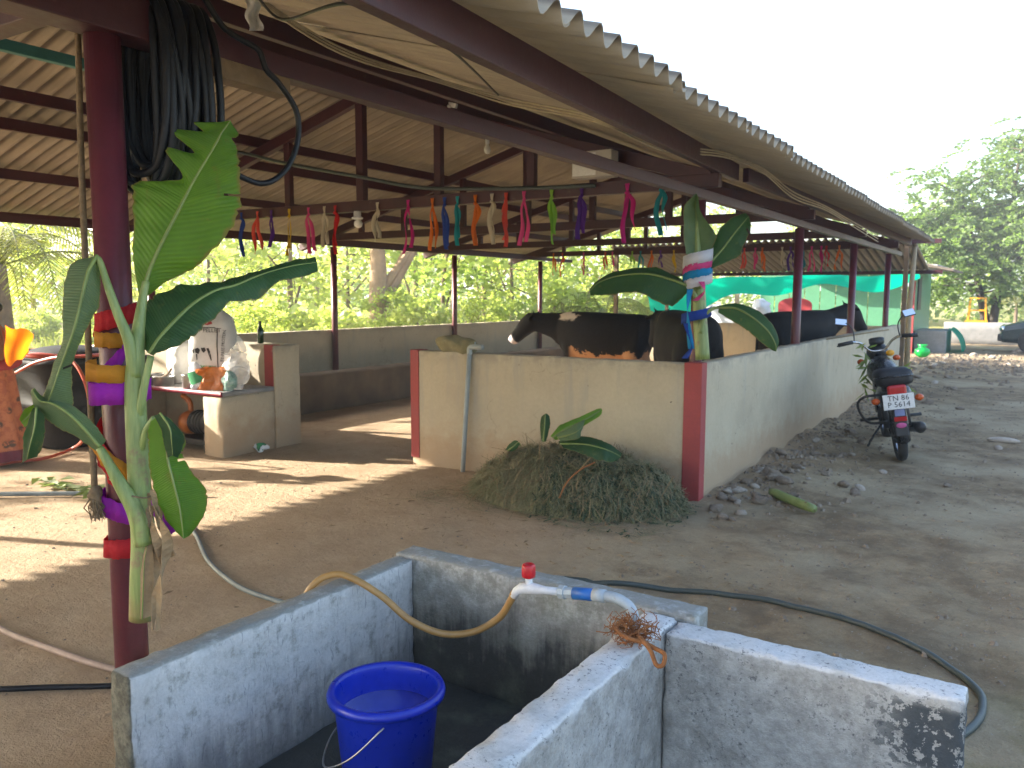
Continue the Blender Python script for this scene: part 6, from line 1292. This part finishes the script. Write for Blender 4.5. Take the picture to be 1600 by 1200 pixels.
for i, (x, y, r) in enumerate(spots):
    p = atz(x, y); k = i % 6; o = protos[k] if not ru[k] else copy_obj(protos[k]); ru[k] = 1
    r0_ = r; r = r*.8; o.location = (max(p.x, -2.02+r), p.y, gh(p.x, p.y)+r*.25); o.scale = (r, r*rr.uniform(.8, 1.2), r*rr.uniform(.7, 1)); o.rotation_euler = (rr.uniform(-.4, .4), rr.uniform(-.4, .4), rr.uniform(0, 6.28))
    tag(o, ('loose stone in the rubble beside the long wall, '+ORD[o1.index((x, y, r0_))]+' from the left') if y > 606 else ('stone on the far rubble bank by the hut, '+ORD[o2.index((x, y, r0_))]+' from the left'), 'stone', 'stones along the wall' if y > 606 else 'stones on the far bank')
Q = []; F = []
def grav(n, fx, rmin, rmax):
    for _ in range(n):
        x, y = fx(); r = rr.uniform(rmin, rmax)*(1 if rr.random() < .85 else 1.7); z = gh(x, y)+r*.2; b = len(Q); a0 = rr.uniform(0, 6.28); e = [rr.uniform(.6, 1.2) for _ in range(5)]
        Q.extend([(x+r*e[i]*math.cos(a0+1.257*i), y+r*e[i]*math.sin(a0+1.257*i), z-.3*r) for i in range(5)]); Q.extend([(x+.55*r*e[i]*math.cos(a0+1.257*i+.3), y+.55*r*e[i]*math.sin(a0+1.257*i+.3), z+r*.5*e[i]) for i in range(5)])
        F.extend([(b+i, b+(i+1) % 5, b+5+(i+1) % 5, b+5+i) for i in range(5)]); F.append(tuple(range(b+5, b+10)))
grav(1500, lambda: (-2.08+abs(rr.gauss(0, .38)), rr.uniform(6.1, 16)), .005, .024)
grav(1500, lambda: (rr.uniform(-2.0, .6), rr.uniform(3.2, 16)), .004, .014)
grav(700, lambda: (rr.uniform(-2.6, .9), rr.gauss(21.5, 2)), .02, .06)
grav(500, lambda: (rr.uniform(-7, -2.2), rr.uniform(1.5, 5.6)), .003, .008)
mb = MB(); mb.v = Q; mb.f = F; tag(mb.build('gravel', pm('gravel_chips', (.27, .215, .16), (.18, .14, .1), 2, .95, .004, 40)), 'scattered gravel and rubble chips on the yard', kind='stuff')
bs_ = MB().tube(curve([V((-1.66, 6.34, .07)), V((-1.48, 6.2, .06)), V((-1.28, 6.06, .05))], 4), [.03, .036, .036, .036, .034, .036, .036, .033, .028], 14).build('banana_stem_piece', MAT['banana_stem'], smooth=True); tag(bs_, 'cut piece of green banana stem lying by the rubble', 'stem')
sk_ = MB().ball((-.25, 10.25, .03), (.16, .05, .035)).build('pale_slab', MAT['stone_pale'], smooth=True); tag(sk_, 'flat pale stone slab lying alone on the yard', 'stone')
lf = MB(); rr = random.Random(44)
for _ in range(520):
    x = rr.uniform(-6.5, 1); y = rr.uniform(2.5, 12)
    if rr.random() < .35: x = rr.gauss(-2.9, .9); y = rr.gauss(4.7, .35)
    a = rr.uniform(0, 6.28); L = rr.uniform(.008, .04); d = V((math.cos(a), math.sin(a), 0))*L; s_ = V((-d.y, d.x, 0))*rr.uniform(.06, .25); c = V((x, y, gh(x, y)+.008)); lf.add([c-d, c+s_+V((0, 0, .006)), c+d, c-s_], [(0, 1, 2, 3)])
tag(lf.build('dry_litter', MAT['dry_leaf']), 'scattered dry leaf litter on the trodden earth', kind='stuff')

# ------------------------------------------------------------------ morning haze over the farm
hz = MB().box((0, 110, 4.2), (900, 860, 10.6)).build('haze', None); tag(hz, 'thin morning haze', kind='stuff')
hm = bpy.data.materials.new('haze_air'); hm.use_nodes = True; ht = hm.node_tree; ht.nodes.remove(ht.nodes['Principled BSDF'])
pv_ = ht.nodes.new('ShaderNodeVolumePrincipled'); pv_.inputs['Color'].default_value = (.93, .96, 1, 1); pv_.inputs['Density'].default_value = .0026; pv_.inputs['Anisotropy'].default_value = .3
ht.links.new(pv_.outputs[0], ht.nodes['Material Output'].inputs['Volume']); hz.data.materials.append(hm)
